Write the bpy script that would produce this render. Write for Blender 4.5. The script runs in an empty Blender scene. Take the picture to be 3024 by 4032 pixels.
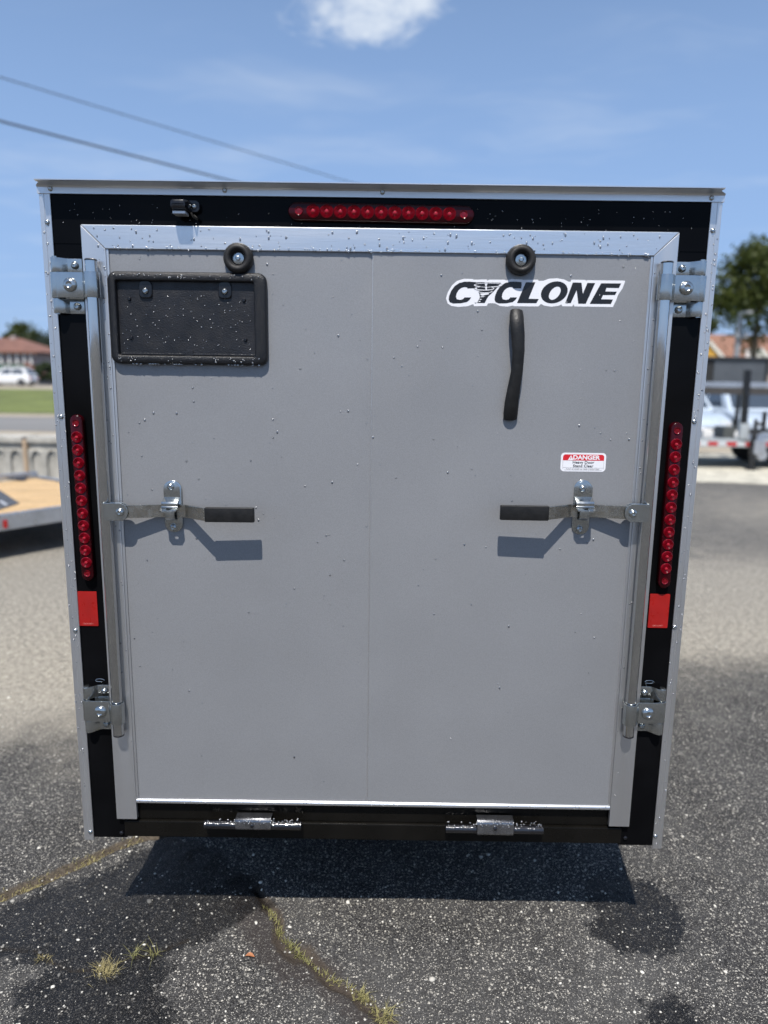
import bpy, bmesh, math, random
import numpy as np
from mathutils import Vector, Matrix, noise as mnoise
R = math.radians
S = bpy.context.scene
COL = S.collection
random.seed(7)
rng = np.random.default_rng(11)

# ------------------------------------------------------------------ camera
F_PX, PCX, PCY = 2796.0, 1512.0, 2016.0          # in pixels of the 3024 x 4032 photograph
ZB = 0.33                                         # bottom edge of the trailer above the ground
PITCH, YAW, ROLL = 0.18451865, -0.00266466, 0.01359279
CAM = Vector((0.02325565, -1.76624526, 1.26689849 + ZB))
fwd = Vector((math.sin(YAW) * math.cos(PITCH), math.cos(YAW) * math.cos(PITCH), -math.sin(PITCH)))
rgt = Vector((math.cos(YAW), -math.sin(YAW), 0))
upv = rgt.cross(fwd)
rgt, upv = math.cos(ROLL) * rgt + math.sin(ROLL) * upv, -math.sin(ROLL) * rgt + math.cos(ROLL) * upv
cam_d = bpy.data.cameras.new('camera')
cam = bpy.data.objects.new('camera', cam_d)
COL.objects.link(cam)
M3 = Matrix((rgt, upv, -fwd)).transposed()
cam.matrix_world = Matrix.Translation(CAM) @ M3.to_4x4()
cam_d.sensor_fit = 'VERTICAL'
cam_d.sensor_height = 36.0
cam_d.sensor_width = 27.0
cam_d.lens = F_PX / 4032 * 36.0
cam_d.clip_start = 0.05
cam_d.clip_end = 3000
cam_d.dof.use_dof = True
cam_d.dof.focus_distance = 1.84
cam_d.dof.aperture_fstop = 1.6
S.camera = cam

# ------------------------------------------------------------------ sky, sun, exposure
SUN_EL, SUN_AZ = 60.0, 7.0                        # sun is behind the camera, a little to the left
world = bpy.data.worlds.new('World')
S.world = world
world.use_nodes = True
wt = world.node_tree
for n in list(wt.nodes):
    wt.nodes.remove(n)


class NT:
    """tiny node-tree writer"""
    def __init__(s, tree):
        s.t = tree

    def n(s, typ, **kw):
        nd = s.t.nodes.new(typ)
        for k, v in kw.items():
            if k.startswith('_'):
                setattr(nd, k[1:], v)
            else:
                key = int(k[1:]) if k[0] == 'i' and k[1:].isdigit() else k
                s.set(nd.inputs[key], v)
        return nd

    def set(s, sock, v):
        if isinstance(v, bpy.types.NodeSocket):
            s.t.links.new(v, sock)
        else:
            try:
                sock.default_value = v
            except Exception:
                sock.default_value = (*v, 1.0)

    def math(s, op, a, b=0.0, c=0.0, clamp=False):
        nd = s.n('ShaderNodeMath', _operation=op, _use_clamp=clamp)
        for i, v in enumerate((a, b, c)):
            s.set(nd.inputs[i], v)
        return nd.outputs[0]

    def vmath(s, op, a, b=(0, 0, 0), out=0):
        nd = s.n('ShaderNodeVectorMath', _operation=op)
        s.set(nd.inputs[0], a)
        if op == 'SCALE':
            s.set(nd.inputs[3], b)
        else:
            s.set(nd.inputs[1], b)
        return nd.outputs[out]

    def mix(s, f, a, b, blend='MIX'):
        nd = s.n('ShaderNodeMix', _data_type='RGBA', _blend_type=blend)
        s.set(nd.inputs[0], f)
        for i, v in ((6, a), (7, b)):
            if not isinstance(v, bpy.types.NodeSocket) and len(v) == 3:
                v = (*v, 1.0)
            s.set(nd.inputs[i], v)
        return nd.outputs[2]

    def mapr(s, v, a, b, c=0.0, d=1.0, smooth=True):
        nd = s.n('ShaderNodeMapRange', _interpolation_type='SMOOTHSTEP' if smooth else 'LINEAR')
        for i, x in enumerate((v, a, b, c, d)):
            s.set(nd.inputs[i], x)
        return nd.outputs[0]

    def noise(s, vec, scale, detail=3.0, rough=0.5, out=0, dist=0.0):
        nd = s.n('ShaderNodeTexNoise', Vector=vec, Scale=scale, Detail=detail, Roughness=rough, Distortion=dist)
        return nd.outputs[out]


def pix_dir(px, py):
    d = rgt * ((px - PCX) / F_PX) + upv * ((PCY - py) / F_PX) + fwd
    return d


def at(px, py, Y):
    """point on the pixel's ray whose world Y is given"""
    d = pix_dir(px, py)
    return CAM + d * ((Y - CAM.y) / d.y)


def gp(px, py, z=0.0):
    """point on the pixel's ray at height z"""
    d = pix_dir(px, py)
    return CAM + d * ((z - CAM.z) / d.z)


W = NT(wt)
wo = W.n('ShaderNodeOutputWorld')
bg = W.n('ShaderNodeBackground', Strength=0.12)
sky = W.n('ShaderNodeTexSky', _sky_type='NISHITA')
sky.sun_disc = False
sky.sun_elevation = R(SUN_EL)
sky.sun_rotation = R(180 + SUN_AZ)
sky.altitude = 0
sky.air_density = 1.0
sky.dust_density = 0.2
sky.ozone_density = 3.0
geo = W.n('ShaderNodeTexCoord')
sep = W.n('ShaderNodeSeparateXYZ', Vector=geo.outputs['Generated'])
zc = W.math('MAXIMUM', sep.outputs[2], 0.03)
pxn = W.math('DIVIDE', sep.outputs[0], zc)
pyn = W.math('DIVIDE', sep.outputs[1], zc)
pl = W.n('ShaderNodeCombineXYZ', X=pxn, Y=pyn, Z=0.0).outputs[0]
warp = W.noise(pl, 1.6, 2.0, out=1)
plw = W.vmath('ADD', pl, W.vmath('SCALE', warp, 0.55))
fb = W.noise(plw, 4.4, 6.0, 0.68)
centres = []
for (cx_, cy_, rx_, ry_) in ((1400, 20, 470, 250),):
    d = pix_dir(cx_, cy_); d1 = pix_dir(cx_ + rx_, cy_); d2 = pix_dir(cx_, cy_ + ry_)
    c = (d.x / d.z, d.y / d.z)
    centres.append((c, abs(d1.x / d1.z - c[0]), abs(d2.y / d2.z - c[1])))
c0, rx0, ry0 = centres[0]
for (ox, oy, k) in ((-3.4, -2.2, 1.3), (2.9, 1.6, 1.0), (-1.2, -4.6, 1.6), (3.6, -3.0, 1.4), (-4.4, 3.2, 1.2), (5.2, 5.4, 1.5), (0.4, -2.1, 1.1)):
    centres.append(((ox, oy), rx0 * k * 1.2, rx0 * k))
mask = None
for (c, rx_, ry_) in centres:
    q = W.vmath('MULTIPLY', W.vmath('SUBTRACT', pl, (c[0], c[1], 0)), (1 / rx_, 1 / ry_, 0))
    L = W.vmath('LENGTH', q, out=1)
    m = W.mapr(L, 1.25, 0.15)
    mask = m if mask is None else W.math('MAXIMUM', mask, m)
dens = W.math('ADD', fb, W.math('MULTIPLY', mask, 0.42))
cl = W.mapr(dens, 0.68, 1.00)
cl = W.math('MULTIPLY', cl, 0.82)
wisp = W.mapr(W.noise(W.vmath('MULTIPLY', plw, (0.7, 1.5, 1)), 1.1, 4.0, 0.6), 0.46, 0.80)
wisp = W.math('MULTIPLY', wisp, 0.20)
lowhaze = W.math('MULTIPLY', W.mapr(sep.outputs[2], 0.80, 0.0), 0.86)
tot = W.math('MAXIMUM', cl, wisp)
skyc = W.mix(lowhaze, sky.outputs[0], (2.35, 3.65, 6.25))
skyc = W.mix(tot, skyc, (6.2, 6.7, 7.3))
W.set(bg.inputs['Color'], skyc)
wt.links.new(bg.outputs[0], wo.inputs[0])

sun_d = bpy.data.lights.new('sun', 'SUN')
sun_d.energy = 5.0
sun_d.angle = R(0.53)
sun_d.color = (1.0, 0.955, 0.90)
sun = bpy.data.objects.new('sun', sun_d)
COL.objects.link(sun)
to_sun = Vector((-math.sin(R(SUN_AZ)) * math.cos(R(SUN_EL)), -math.cos(R(SUN_AZ)) * math.cos(R(SUN_EL)), math.sin(R(SUN_EL))))
sun.rotation_euler = to_sun.to_track_quat('Z', 'Y').to_euler()
sun.location = to_sun * 30
S.view_settings.view_transform = 'Standard'
S.view_settings.look = 'None'
S.view_settings.exposure = 0.16
S.view_settings.gamma = 1.0
S.view_settings.use_curve_mapping = False
S.cycles.max_bounces = 5
S.cycles.adaptive_threshold = 0.02
S.cycles.caustics_reflective = False
S.cycles.caustics_refractive = False

# ------------------------------------------------------------------ mesh helpers
OFF = {}


class MB:
    def __init__(s):
        s.v, s.f = [], []

    def add(s, vs, fs):
        b = len(s.v)
        s.v += [tuple(v) for v in vs]
        s.f += [tuple(b + i for i in f) for f in fs]
        return s

    def box(s, x0, x1, y0, y1, z0, z1):
        vs = [(x, y, z) for x in (x0, x1) for y in (y0, y1) for z in (z0, z1)]
        return s.add(vs, [(0, 1, 3, 2), (4, 6, 7, 5), (0, 4, 5, 1), (2, 3, 7, 6), (0, 2, 6, 4), (1, 5, 7, 3)])

    def obox(s, c, ax, ay, az, hx, hy, hz):
        """oriented box: centre, unit axes, half sizes"""
        c, ax, ay, az = Vector(c), Vector(ax), Vector(ay), Vector(az)
        vs = [c + ax * (i * hx) + ay * (j * hy) + az * (k * hz) for i in (-1, 1) for j in (-1, 1) for k in (-1, 1)]
        return s.add(vs, [(0, 1, 3, 2), (4, 6, 7, 5), (0, 4, 5, 1), (2, 3, 7, 6), (0, 2, 6, 4), (1, 5, 7, 3)])

    def loft(s, loops, cap0=True, cap1=True):
        n = len(loops[0])
        vs = [p for l in loops for p in l]
        fs = []
        for a in range(len(loops) - 1):
            for i in range(n):
                j = (i + 1) % n
                fs.append((a * n + i, a * n + j, (a + 1) * n + j, (a + 1) * n + i))
        if cap0:
            fs.append(tuple(reversed(range(n))))
        if cap1:
            fs.append(tuple((len(loops) - 1) * n + i for i in range(n)))
        return s.add(vs, fs)

    def prism_y(s, poly, y0, y1):
        """polygon in (x, z), extruded between two y"""
        return s.loft([[(x, y0, z) for x, z in poly], [(x, y1, z) for x, z in poly]])

    def prism_z(s, poly, z0, z1):
        return s.loft([[(x, y, z0) for x, y in poly], [(x, y, z1) for x, y in poly]])

    def prism_x(s, poly, x0, x1):
        return s.loft([[(x0, y, z) for y, z in poly], [(x1, y, z) for y, z in poly]])

    def lathe_y(s, cx, cz, prof, n=24, cap0=True, cap1=True):
        """prof = [(r, y)] about an axis parallel to y"""
        return s.loft([[(cx + r * math.cos(2 * math.pi * i / n), y, cz + r * math.sin(2 * math.pi * i / n)) for i in range(n)] for r, y in prof], cap0, cap1)

    def lathe_x(s, cy, cz, prof, n=24, cap0=True, cap1=True):
        return s.loft([[(x, cy + r * math.cos(2 * math.pi * i / n), cz + r * math.sin(2 * math.pi * i / n)) for i in range(n)] for r, x in prof], cap0, cap1)

    def lathe_z(s, cx, cy, prof, n=24, cap0=True, cap1=True):
        return s.loft([[(cx + r * math.cos(2 * math.pi * i / n), cy + r * math.sin(2 * math.pi * i / n), z) for i in range(n)] for r, z in prof], cap0, cap1)

    def tube(s, pts, rad, n=10, flat=1.0, upref=(0, 0, 1)):
        pts = [Vector(p) for p in pts]
        rads = rad if isinstance(rad, (list, tuple)) else [rad] * len(pts)
        loops = []
        for i, p in enumerate(pts):
            t = (pts[min(i + 1, len(pts) - 1)] - pts[max(i - 1, 0)]).normalized()
            u = Vector(upref)
            if abs(t.dot(u)) > 0.95:
                u = Vector((1, 0, 0))
            a = t.cross(u).normalized()
            b = a.cross(t)
            loops.append([p + (a * math.cos(2 * math.pi * k / n) + b * (math.sin(2 * math.pi * k / n) * flat)) * rads[i] for k in range(n)])
        return s.loft(loops)

    def bar(s, a, b, w, h=None):
        """square bar between two points"""
        a, b = Vector(a), Vector(b)
        d = (b - a)
        L = d.length
        d.normalize()
        u = Vector((0, 0, 1)) if abs(d.z) < 0.9 else Vector((1, 0, 0))
        x = d.cross(u).normalized()
        z = x.cross(d)
        return s.obox((a + b) / 2, d, x, z, L / 2, w / 2, (h or w) / 2)

    def strip(s, path, th, z0, z1, plane='xy', flip=1):
        """thick polyline in a plane, extruded along the third axis"""
        P = [Vector(p) for p in path]
        nrm = []
        for i in range(len(P)):
            t = (P[min(i + 1, len(P) - 1)] - P[max(i - 1, 0)]).normalized()
            nrm.append(Vector((-t.y, t.x)) * flip)
        poly = [(p.x, p.y) for p in P] + [(p.x + q.x * th, p.y + q.y * th) for p, q in reversed(list(zip(P, nrm)))]
        n = len(P)
        if plane == 'xy':
            mk = lambda p, w: (p[0], p[1], w)
        else:
            mk = lambda p, w: (w, p[0], p[1])
        vs = [mk(p, z0) for p in poly] + [mk(p, z1) for p in poly]
        m = len(poly)
        fs = [(i, (i + 1) % m, m + (i + 1) % m, m + i) for i in range(m)]
        for i in range(n - 1):
            q = (i, i + 1, m - 2 - i, m - 1 - i)
            fs.append(tuple(reversed(q)))
            fs.append(tuple(m + k for k in q))
        return s.add(vs, fs)

    def mesh(s, name, off=(0, 0, 0), bevel=0.0, smooth=35, seg=2):
        bm = bmesh.new()
        o = Vector(off)
        vv = [bm.verts.new(Vector(v) - o) for v in s.v]
        for f in s.f:
            try:
                bm.faces.new([vv[i] for i in f])
            except ValueError:
                pass
        bmesh.ops.recalc_face_normals(bm, faces=bm.faces[:])
        if bevel > 0:
            es = [e for e in bm.edges if len(e.link_faces) == 2 and e.calc_face_angle(0) > 0.6]
            bmesh.ops.bevel(bm, geom=es, offset=bevel, segments=seg, profile=0.6, affect='EDGES', clamp_overlap=True)
        me = bpy.data.meshes.new(name)
        bm.to_mesh(me)
        bm.free()
        if smooth:
            me.polygons.foreach_set('use_smooth', [True] * len(me.polygons))
            me.set_sharp_from_angle(angle=R((10 if smooth <= 35 else 24) if bevel > 0 else smooth))
        return me


def tag(o, label=None, cat=None, group=None, kind=None):
    for k, v in (('label', label), ('category', cat), ('group', group), ('kind', kind)):
        if v:
            o[k] = v
    return o


def empty(name, loc, label, cat, group=None):
    o = bpy.data.objects.new(name, None)
    o.empty_display_size = 0.2
    COL.objects.link(o)
    o.location = loc
    OFF[o] = Vector(loc)
    return tag(o, label, cat, group)


def ob(name, mb, mat, parent=None, bevel=0.0, smooth=35, label=None, kind=None, seg=2):
    off = OFF[parent] if parent else Vector((0, 0, 0))
    me = mb if isinstance(mb, bpy.types.Mesh) else mb.mesh(name, off, bevel, smooth, seg)
    o = bpy.data.objects.new(name, me)
    COL.objects.link(o)
    if isinstance(mat, (list, tuple)):
        for m in mat:
            me.materials.append(m)
    elif mat and not me.materials:
        me.materials.append(mat)
    if parent:
        o.parent = parent
        OFF[o] = off
    if label:
        o['label'] = label
    if kind:
        o['kind'] = kind
    return o


def rawmesh(name, v, f, smooth=False):
    me = bpy.data.meshes.new(name)
    me.from_pydata([tuple(p) for p in v], [], f)
    me.update()
    if smooth:
        me.polygons.foreach_set('use_smooth', [True] * len(me.polygons))
    return me


def inst(name, me, parent, loc, rot=(0, 0, 0), scale=None):
    """one more object that shares mesh data; loc in world coordinates"""
    o = bpy.data.objects.new(name, me)
    COL.objects.link(o)
    o.location = Vector(loc) - (OFF[parent] if parent else Vector((0, 0, 0)))
    o.rotation_euler = rot
    if scale:
        o.scale = scale
    if parent:
        o.parent = parent
    return o


def rrect(x0, x1, z0, z1, r, k=6):
    pts = []
    for cx, cz, a0 in ((x1 - r, z1 - r, 0), (x0 + r, z1 - r, 90), (x0 + r, z0 + r, 180), (x1 - r, z0 + r, 270)):
        for i in range(k + 1):
            a = R(a0 + 90 * i / k)
            pts.append((cx + r * math.cos(a), cz + r * math.sin(a)))
    return pts


# ------------------------------------------------------------------ materials
MATS = {}


def mat(name, col, rough=0.5, metal=0.0, var=0.12, vscale=8.0, bump=0.0, bscale=200.0, rvar=0.1, coat=0.0, spec=0.5,
        stretch=None, fine=0.0, fscale=900.0, **kw):
    if name in MATS:
        return MATS[name]
    m = bpy.data.materials.new(name)
    m.use_nodes = True
    t = m.node_tree
    p = t.nodes['Principled BSDF']
    N = NT(t)
    tc = N.n('ShaderNodeTexCoord').outputs['Object']
    if stretch:
        vec = N.vmath('MULTIPLY', tc, stretch)
    else:
        vec = tc
    ns = N.noise(vec, vscale, 2.0, 0.6)
    f = N.mapr(ns, 0.3, 0.7, 1 - var, 1 + var, smooth=False)
    if fine:
        fn = N.noise(tc, fscale, 0.0, 0.6)
        f = N.math('MULTIPLY', f, N.mapr(fn, 0.3, 0.7, 1 - fine, 1 + fine, smooth=False))
    c = N.n('ShaderNodeVectorMath', _operation='SCALE')
    c.inputs[0].default_value = col[:3]
    t.links.new(f, c.inputs[3])
    t.links.new(c.outputs[0], p.inputs['Base Color'])
    rn = N.noise(vec, vscale * 2.7, 2.0, 0.6)
    t.links.new(N.mapr(rn, 0.3, 0.7, max(0.02, rough - rvar), min(1, rough + rvar), smooth=False), p.inputs['Roughness'])
    p.inputs['Metallic'].default_value = metal
    p.inputs['Specular IOR Level'].default_value = spec
    p.inputs['Coat Weight'].default_value = coat
    p.inputs['Coat Roughness'].default_value = 0.06
    if bump:
        b = N.n('ShaderNodeBump', Strength=bump, Distance=0.002, Height=N.noise(vec if stretch else tc, bscale, 1.0, 0.6))
        t.links.new(b.outputs[0], p.inputs['Normal'])
    for k, v in kw.items():
        p.inputs[k.replace('_', ' ')].default_value = v
    MATS[name] = m
    return m


alu = mat('brushed_aluminium', (0.70, 0.70, 0.70), 0.36, 0.92, 0.05, 6, 0.10, 260, 0.07, stretch=(1, 1, 0.06), fine=0.04)
alu_h = mat('brushed_aluminium_across', (0.72, 0.73, 0.74), 0.33, 0.92, 0.06, 6, 0.10, 260, 0.08, stretch=(0.06, 1, 1), fine=0.04)
zinc = mat('zinc_plated_steel', (0.47, 0.49, 0.485), 0.20, 0.97, 0.05, 30, 0.03, 90, 0.05)
zinc2 = mat('dull_zinc_steel', (0.40, 0.385, 0.345), 0.24, 0.95, 0.16, 25, 0.04, 160, 0.08)
zincr = mat('zinc_tube', (0.60, 0.61, 0.61), 0.085, 0.98, 0.05, 30, 0.0, 100, 0.035, stretch=(1, 1, 0.05))
silver = mat('silver_painted_sheet', (0.262, 0.266, 0.273), 0.44, 0.22, 0.045, 2.4, 0.10, 900, 0.05, coat=0.10, fine=0.10, fscale=700)
blackp = mat('gloss_black_sheet', (0.0035, 0.0036, 0.0042), 0.12, 0.0, 0.4, 5, 0.0, 50, 0.05, spec=0.07)
blackm = mat('black_sill', (0.0055, 0.005, 0.0042), 0.30, 0.0, 0.3, 9, 0.05, 80, 0.08, spec=0.2)
blackwet = mat('wet_black_paint', (0.008, 0.008, 0.010), 0.13, 0.0, 0.3, 40, 0.35, 240, 0.06, spec=0.9)
wetsteel = mat('wet_worn_steel', (0.24, 0.245, 0.26), 0.16, 0.9, 0.25, 40, 0.3, 240, 0.06)
rubber = mat('black_rubber', (0.009, 0.0088, 0.0085), 0.50, 0.0, 0.35, 30, 0.2, 220, 0.1, spec=0.4)
rubber_g = mat('grey_black_rubber', (0.017, 0.016, 0.015), 0.55, 0.0, 0.35, 25, 0.2, 260, 0.1, spec=0.4)
plastic = mat('grained_black_plastic', (0.0050, 0.0051, 0.0062), 0.42, 0.0, 0.25, 25, 0.55, 520, 0.08, spec=0.5)
plastic2 = mat('black_plastic_backing', (0.011, 0.011, 0.013), 0.42, 0.0, 0.30, 14, 0.45, 330, 0.10, spec=0.5, stretch=(1, 1, 1))
plastic3 = mat('smooth_black_plastic', (0.008, 0.008, 0.010), 0.22, 0.0, 0.25, 25, 0.0, 320, 0.05, spec=0.5)
red_h = mat('dark_red_lens_housing', (0.030, 0.001, 0.003), 0.16, 0.0, 0.2, 30, 0.0, 100, 0.05, coat=0.0, spec=0.25)
red_l = mat('red_led_lens', (0.165, 0.002, 0.008), 0.14, 0.0, 0.3, 120, 0.0, 100, 0.05, coat=0.1, spec=0.4)
red_c = mat('bright_red_led_centre', (0.34, 0.004, 0.012), 0.13, 0.0, 0.2, 100, 0.0, 100, 0.05, coat=0.6)
red_t = mat('red_reflective_tape', (0.33, 0.010, 0.008), 0.34, 0.0, 0.10, 26, 0.0, 100, 0.1, stretch=(1, 1, 0.7))
white_v = mat('white_vinyl', (0.80, 0.80, 0.82), 0.32, 0.0, 0.02, 20)
black_v = mat('black_vinyl', (0.012, 0.012, 0.013), 0.30, 0.0, 0.1, 20)
grey_v = mat('grey_print', (0.45, 0.45, 0.46), 0.35, 0.0, 0.1, 20)
red_v = mat('red_print', (0.62, 0.02, 0.03), 0.35, 0.0, 0.04, 20)
pale_red = mat('pale_red_print', (0.72, 0.25, 0.22), 0.4, 0.0, 0.04, 20)
sealant = mat('pale_door_gasket', (0.48, 0.48, 0.45), 0.35, 0.3, 0.1, 20)
dark_under = mat('dark_underside', (0.02, 0.02, 0.02), 0.7)
tyre = mat('tyre_rubber', (0.015, 0.015, 0.015), 0.75, 0.0, 0.3, 20, 0.3, 90)
rimm = mat('wheel_rim_paint', (0.5, 0.5, 0.52), 0.3, 0.6)
conc = mat('weathered_concrete', (0.42, 0.40, 0.35), 0.85, 0.0, 0.30, 3.5, 0.6, 60, 0.1, fine=0.12, fscale=80)
conc_t = mat('tan_concrete', (0.45, 0.33, 0.22), 0.85, 0.0, 0.2, 5, 0.4, 60)
deckw = mat('pine_deck_boards', (0.56, 0.38, 0.19), 0.65, 0.0, 0.24, 5, 0.3, 60, 0.1, stretch=(0.25, 3, 3), fine=0.08, fscale=40)
galv = mat('galvanised_rail', (0.50, 0.52, 0.55), 0.36, 0.8, 0.12, 8)
steel_d = mat('dark_steel', (0.055, 0.055, 0.06), 0.5, 0.3, 0.3, 14)
blk_paint = mat('black_painted_steel', (0.012, 0.013, 0.015), 0.32, 0.0, 0.25, 10)
carw = mat('white_car_paint', (0.74, 0.75, 0.76), 0.22, 0.0, 0.03, 3, coat=0.8)
carw_sky = mat('sky_tinted_white_car_paint', (0.50, 0.57, 0.64), 0.22, 0.0, 0.04, 3, coat=0.8)  # white car paint with bluish sky reflection put into its colour
glass_d = mat('tinted_car_glass', (0.05, 0.065, 0.085), 0.06, 0.0, 0.05, 3, spec=0.9)
redlamp = mat('red_lamp_plastic', (0.45, 0.012, 0.012), 0.2, 0.0, 0.1, 20, coat=0.5)
lampw = mat('clear_lamp_plastic', (0.7, 0.72, 0.74), 0.12, 0.1, 0.1, 20, coat=0.6)
terra = mat('terracotta_roofing', (0.20, 0.098, 0.070), 0.8, 0.0, 0.25, 1.5, 0.5, 14)
brownr = mat('brown_shingle_roofing', (0.24, 0.125, 0.082), 0.85, 0.0, 0.25, 1.5, 0.5, 14)
stucco = mat('grey_pink_wall', (0.36, 0.30, 0.28), 0.85, 0.0, 0.15, 2.0)
whitew = mat('white_trim_paint', (0.72, 0.70, 0.66), 0.6, 0.0, 0.06, 3)
greenp = mat('green_base_paint', (0.075, 0.14, 0.105), 0.7, 0.0, 0.15, 2)
yellow = mat('yellow_siding', (0.58, 0.33, 0.06), 0.7, 0.0, 0.12, 2)
winglass = mat('house_window_glass', (0.04, 0.05, 0.06), 0.08, 0.0, 0.05, 3, spec=0.8)
greyw = mat('grey_metal_siding', (0.095, 0.105, 0.118), 0.5, 0.2, 0.08, 2)
greyd = mat('dark_grey_metal', (0.035, 0.038, 0.042), 0.5, 0.2, 0.1, 2)
wood_p = mat('weathered_pole_wood', (0.16, 0.12, 0.09), 0.9, 0.0, 0.3, 6)
cable = mat('cable_sheath', (0.045, 0.045, 0.048), 0.7, 0.0, 0.15, 2)
polem = mat('grey_light_pole', (0.36, 0.36, 0.37), 0.5, 0.4, 0.08, 4)
bark = mat('tree_bark', (0.075, 0.06, 0.045), 0.9, 0.0, 0.35, 6, 0.6, 30)


def leafmat(name, ca, cb):
    m = bpy.data.materials.new(name)
    m.use_nodes = True
    t = m.node_tree
    N = NT(t)
    p = t.nodes['Principled BSDF']
    tc = N.n('ShaderNodeTexCoord').outputs['Object']
    c = N.mix(N.mapr(N.noise(tc, 0.9, 4.0, 0.6), 0.34, 0.66), ca, cb)
    info = N.n('ShaderNodeNewGeometry')
    c = N.mix(N.math('MULTIPLY', info.outputs['Random Per Island'], 0.5), c, tuple(x * 0.55 for x in ca))
    t.links.new(c, p.inputs['Base Color'])
    p.inputs['Roughness'].default_value = 0.55
    p.inputs['Specular IOR Level'].default_value = 0.3
    tr = N.n('ShaderNodeBsdfTranslucent')
    t.links.new(c, tr.inputs[0])
    mx = N.n('ShaderNodeMixShader')
    mx.inputs[0].default_value = 0.3
    out = t.nodes['Material Output']
    t.links.new(p.outputs[0], mx.inputs[1])
    t.links.new(tr.outputs[0], mx.inputs[2])
    t.links.new(mx.outputs[0], out.inputs[0])
    return m


leaf_g = leafmat('olive_green_leaves', (0.062, 0.085, 0.022), (0.115, 0.135, 0.032))
leaf_d = leafmat('dark_green_leaves', (0.058, 0.082, 0.038), (0.098, 0.120, 0.052))  # leaf tones lightened to put distance haze into the colour
leaf_b = leafmat('blue_green_leaves', (0.060, 0.085, 0.062), (0.085, 0.112, 0.085))
blade_y = leafmat('dry_grass_blades', (0.52, 0.44, 0.22), (0.42, 0.37, 0.17))
blade_g = leafmat('green_grass_blades', (0.26, 0.27, 0.09), (0.46, 0.41, 0.19))


def water_mat():
    m = bpy.data.materials.new('clear_water')
    m.use_nodes = True
    t = m.node_tree
    N = NT(t)
    gl = N.n('ShaderNodeBsdfGlossy', Roughness=0.27)
    tr = N.n('ShaderNodeBsdfTransparent')
    fr_ = N.n('ShaderNodeLayerWeight', Blend=0.35).outputs['Fresnel']
    mx = N.n('ShaderNodeMixShader', i0=N.mapr(fr_, 0, 1, 0.30, 0.95, smooth=False), i1=tr.outputs[0], i2=gl.outputs[0])
    t.links.new(mx.outputs[0], t.nodes['Material Output'].inputs[0])
    return m


water = water_mat()


# ------------------------------------------------------------------ ground: one sheet, fine near the trailer
def terrain(x, y):
    t = np.clip((y - 16) / 46.0, 0, 1)
    return 0.62 * t * t * (3 - 2 * t)


crackA = [gp(-120, 3590), gp(0, 3533), gp(182, 3460), gp(365, 3382), gp(474, 3332), gp(583, 3300), gp(760, 3262), gp(1000, 3215), gp(1300, 3160)]
crackB = [gp(1030, 3500), gp(1048, 3551), gp(1085, 3637), gp(1107, 3692), gp(1185, 3756), gp(1249, 3820), gp(1321, 3856), gp(1422, 3920), gp(1495, 3984), gp(1560, 4060), gp(1680, 4170)]
crackC = [gp(-60, 3740), gp(120, 3745), gp(240, 3800), gp(410, 3815), gp(520, 3765), gp(620, 3748), gp(740, 3705)]


def poly_dist(X, Y, pts):
    d = np.full(X.shape, 1e9)
    for a, b in zip(pts[:-1], pts[1:]):
        ax, ay, bx, by = a.x, a.y, b.x, b.y
        L2 = (bx - ax) ** 2 + (by - ay) ** 2
        t = np.clip(((X - ax) * (bx - ax) + (Y - ay) * (by - ay)) / L2, 0, 1)
        d = np.minimum(d, np.hypot(X - ax - t * (bx - ax), Y - ay - t * (by - ay)))
    return d


def vnoise(X, Y, sc, seed):
    """smooth value noise on a grid, numpy"""
    r = np.random.default_rng(seed).random((64, 64))
    u, v = X * sc + 1000.3, Y * sc + 1000.7
    iu, iv = np.floor(u).astype(int), np.floor(v).astype(int)
    fu, fv = u - iu, v - iv
    fu, fv = fu * fu * (3 - 2 * fu), fv * fv * (3 - 2 * fv)
    g = lambda a, b: r[a % 64, b % 64]
    return (g(iu, iv) * (1 - fu) + g(iu + 1, iv) * fu) * (1 - fv) + (g(iu, iv + 1) * (1 - fu) + g(iu + 1, iv + 1) * fu) * fv


def axis(lo, hi, step, far_lo, far_hi, g=1.13):
    c = list(np.arange(lo, hi + 1e-6, step))
    s = step
    a = lo
    left = []
    while a > far_lo:
        s *= g
        a -= s
        left.append(a)
    s = step
    b = hi
    right = []
    while b < far_hi:
        s *= g
        b += s
        right.append(b)
    return np.array(left[::-1] + c + right)


gx = axis(-1.35, 1.45, 0.008, -700, 700)
gy = axis(-0.45, 0.75, 0.008, -400, 900)
GX, GY = np.meshgrid(gx, gy)
GZ = terrain(GX, GY)
near = np.clip(1 - np.maximum(np.abs(GX) - 2.5, 0) / 2, 0, 1) * np.clip(1 - np.maximum(np.abs(GY - 0.5) - 2.5, 0) / 2, 0, 1)
GZ = GZ + near * ((vnoise(GX, GY, 55, 1) - .5) * 0.004 + (vnoise(GX, GY, 17, 2) - .5) * 0.005 + (vnoise(GX, GY, 2.3, 3) - .5) * 0.012)
wob = (vnoise(GX, GY, 14, 5) - .5) * 0.035
dA, dB, dC = (poly_dist(GX + wob, GY + wob, c) for c in (crackA, crackB, crackC))
GZ -= 0.018 * np.exp(-(dA / 0.013) ** 2) + 0.012 * np.exp(-(dB / 0.014) ** 2) + 0.004 * np.exp(-(dC / 0.008) ** 2)
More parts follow.
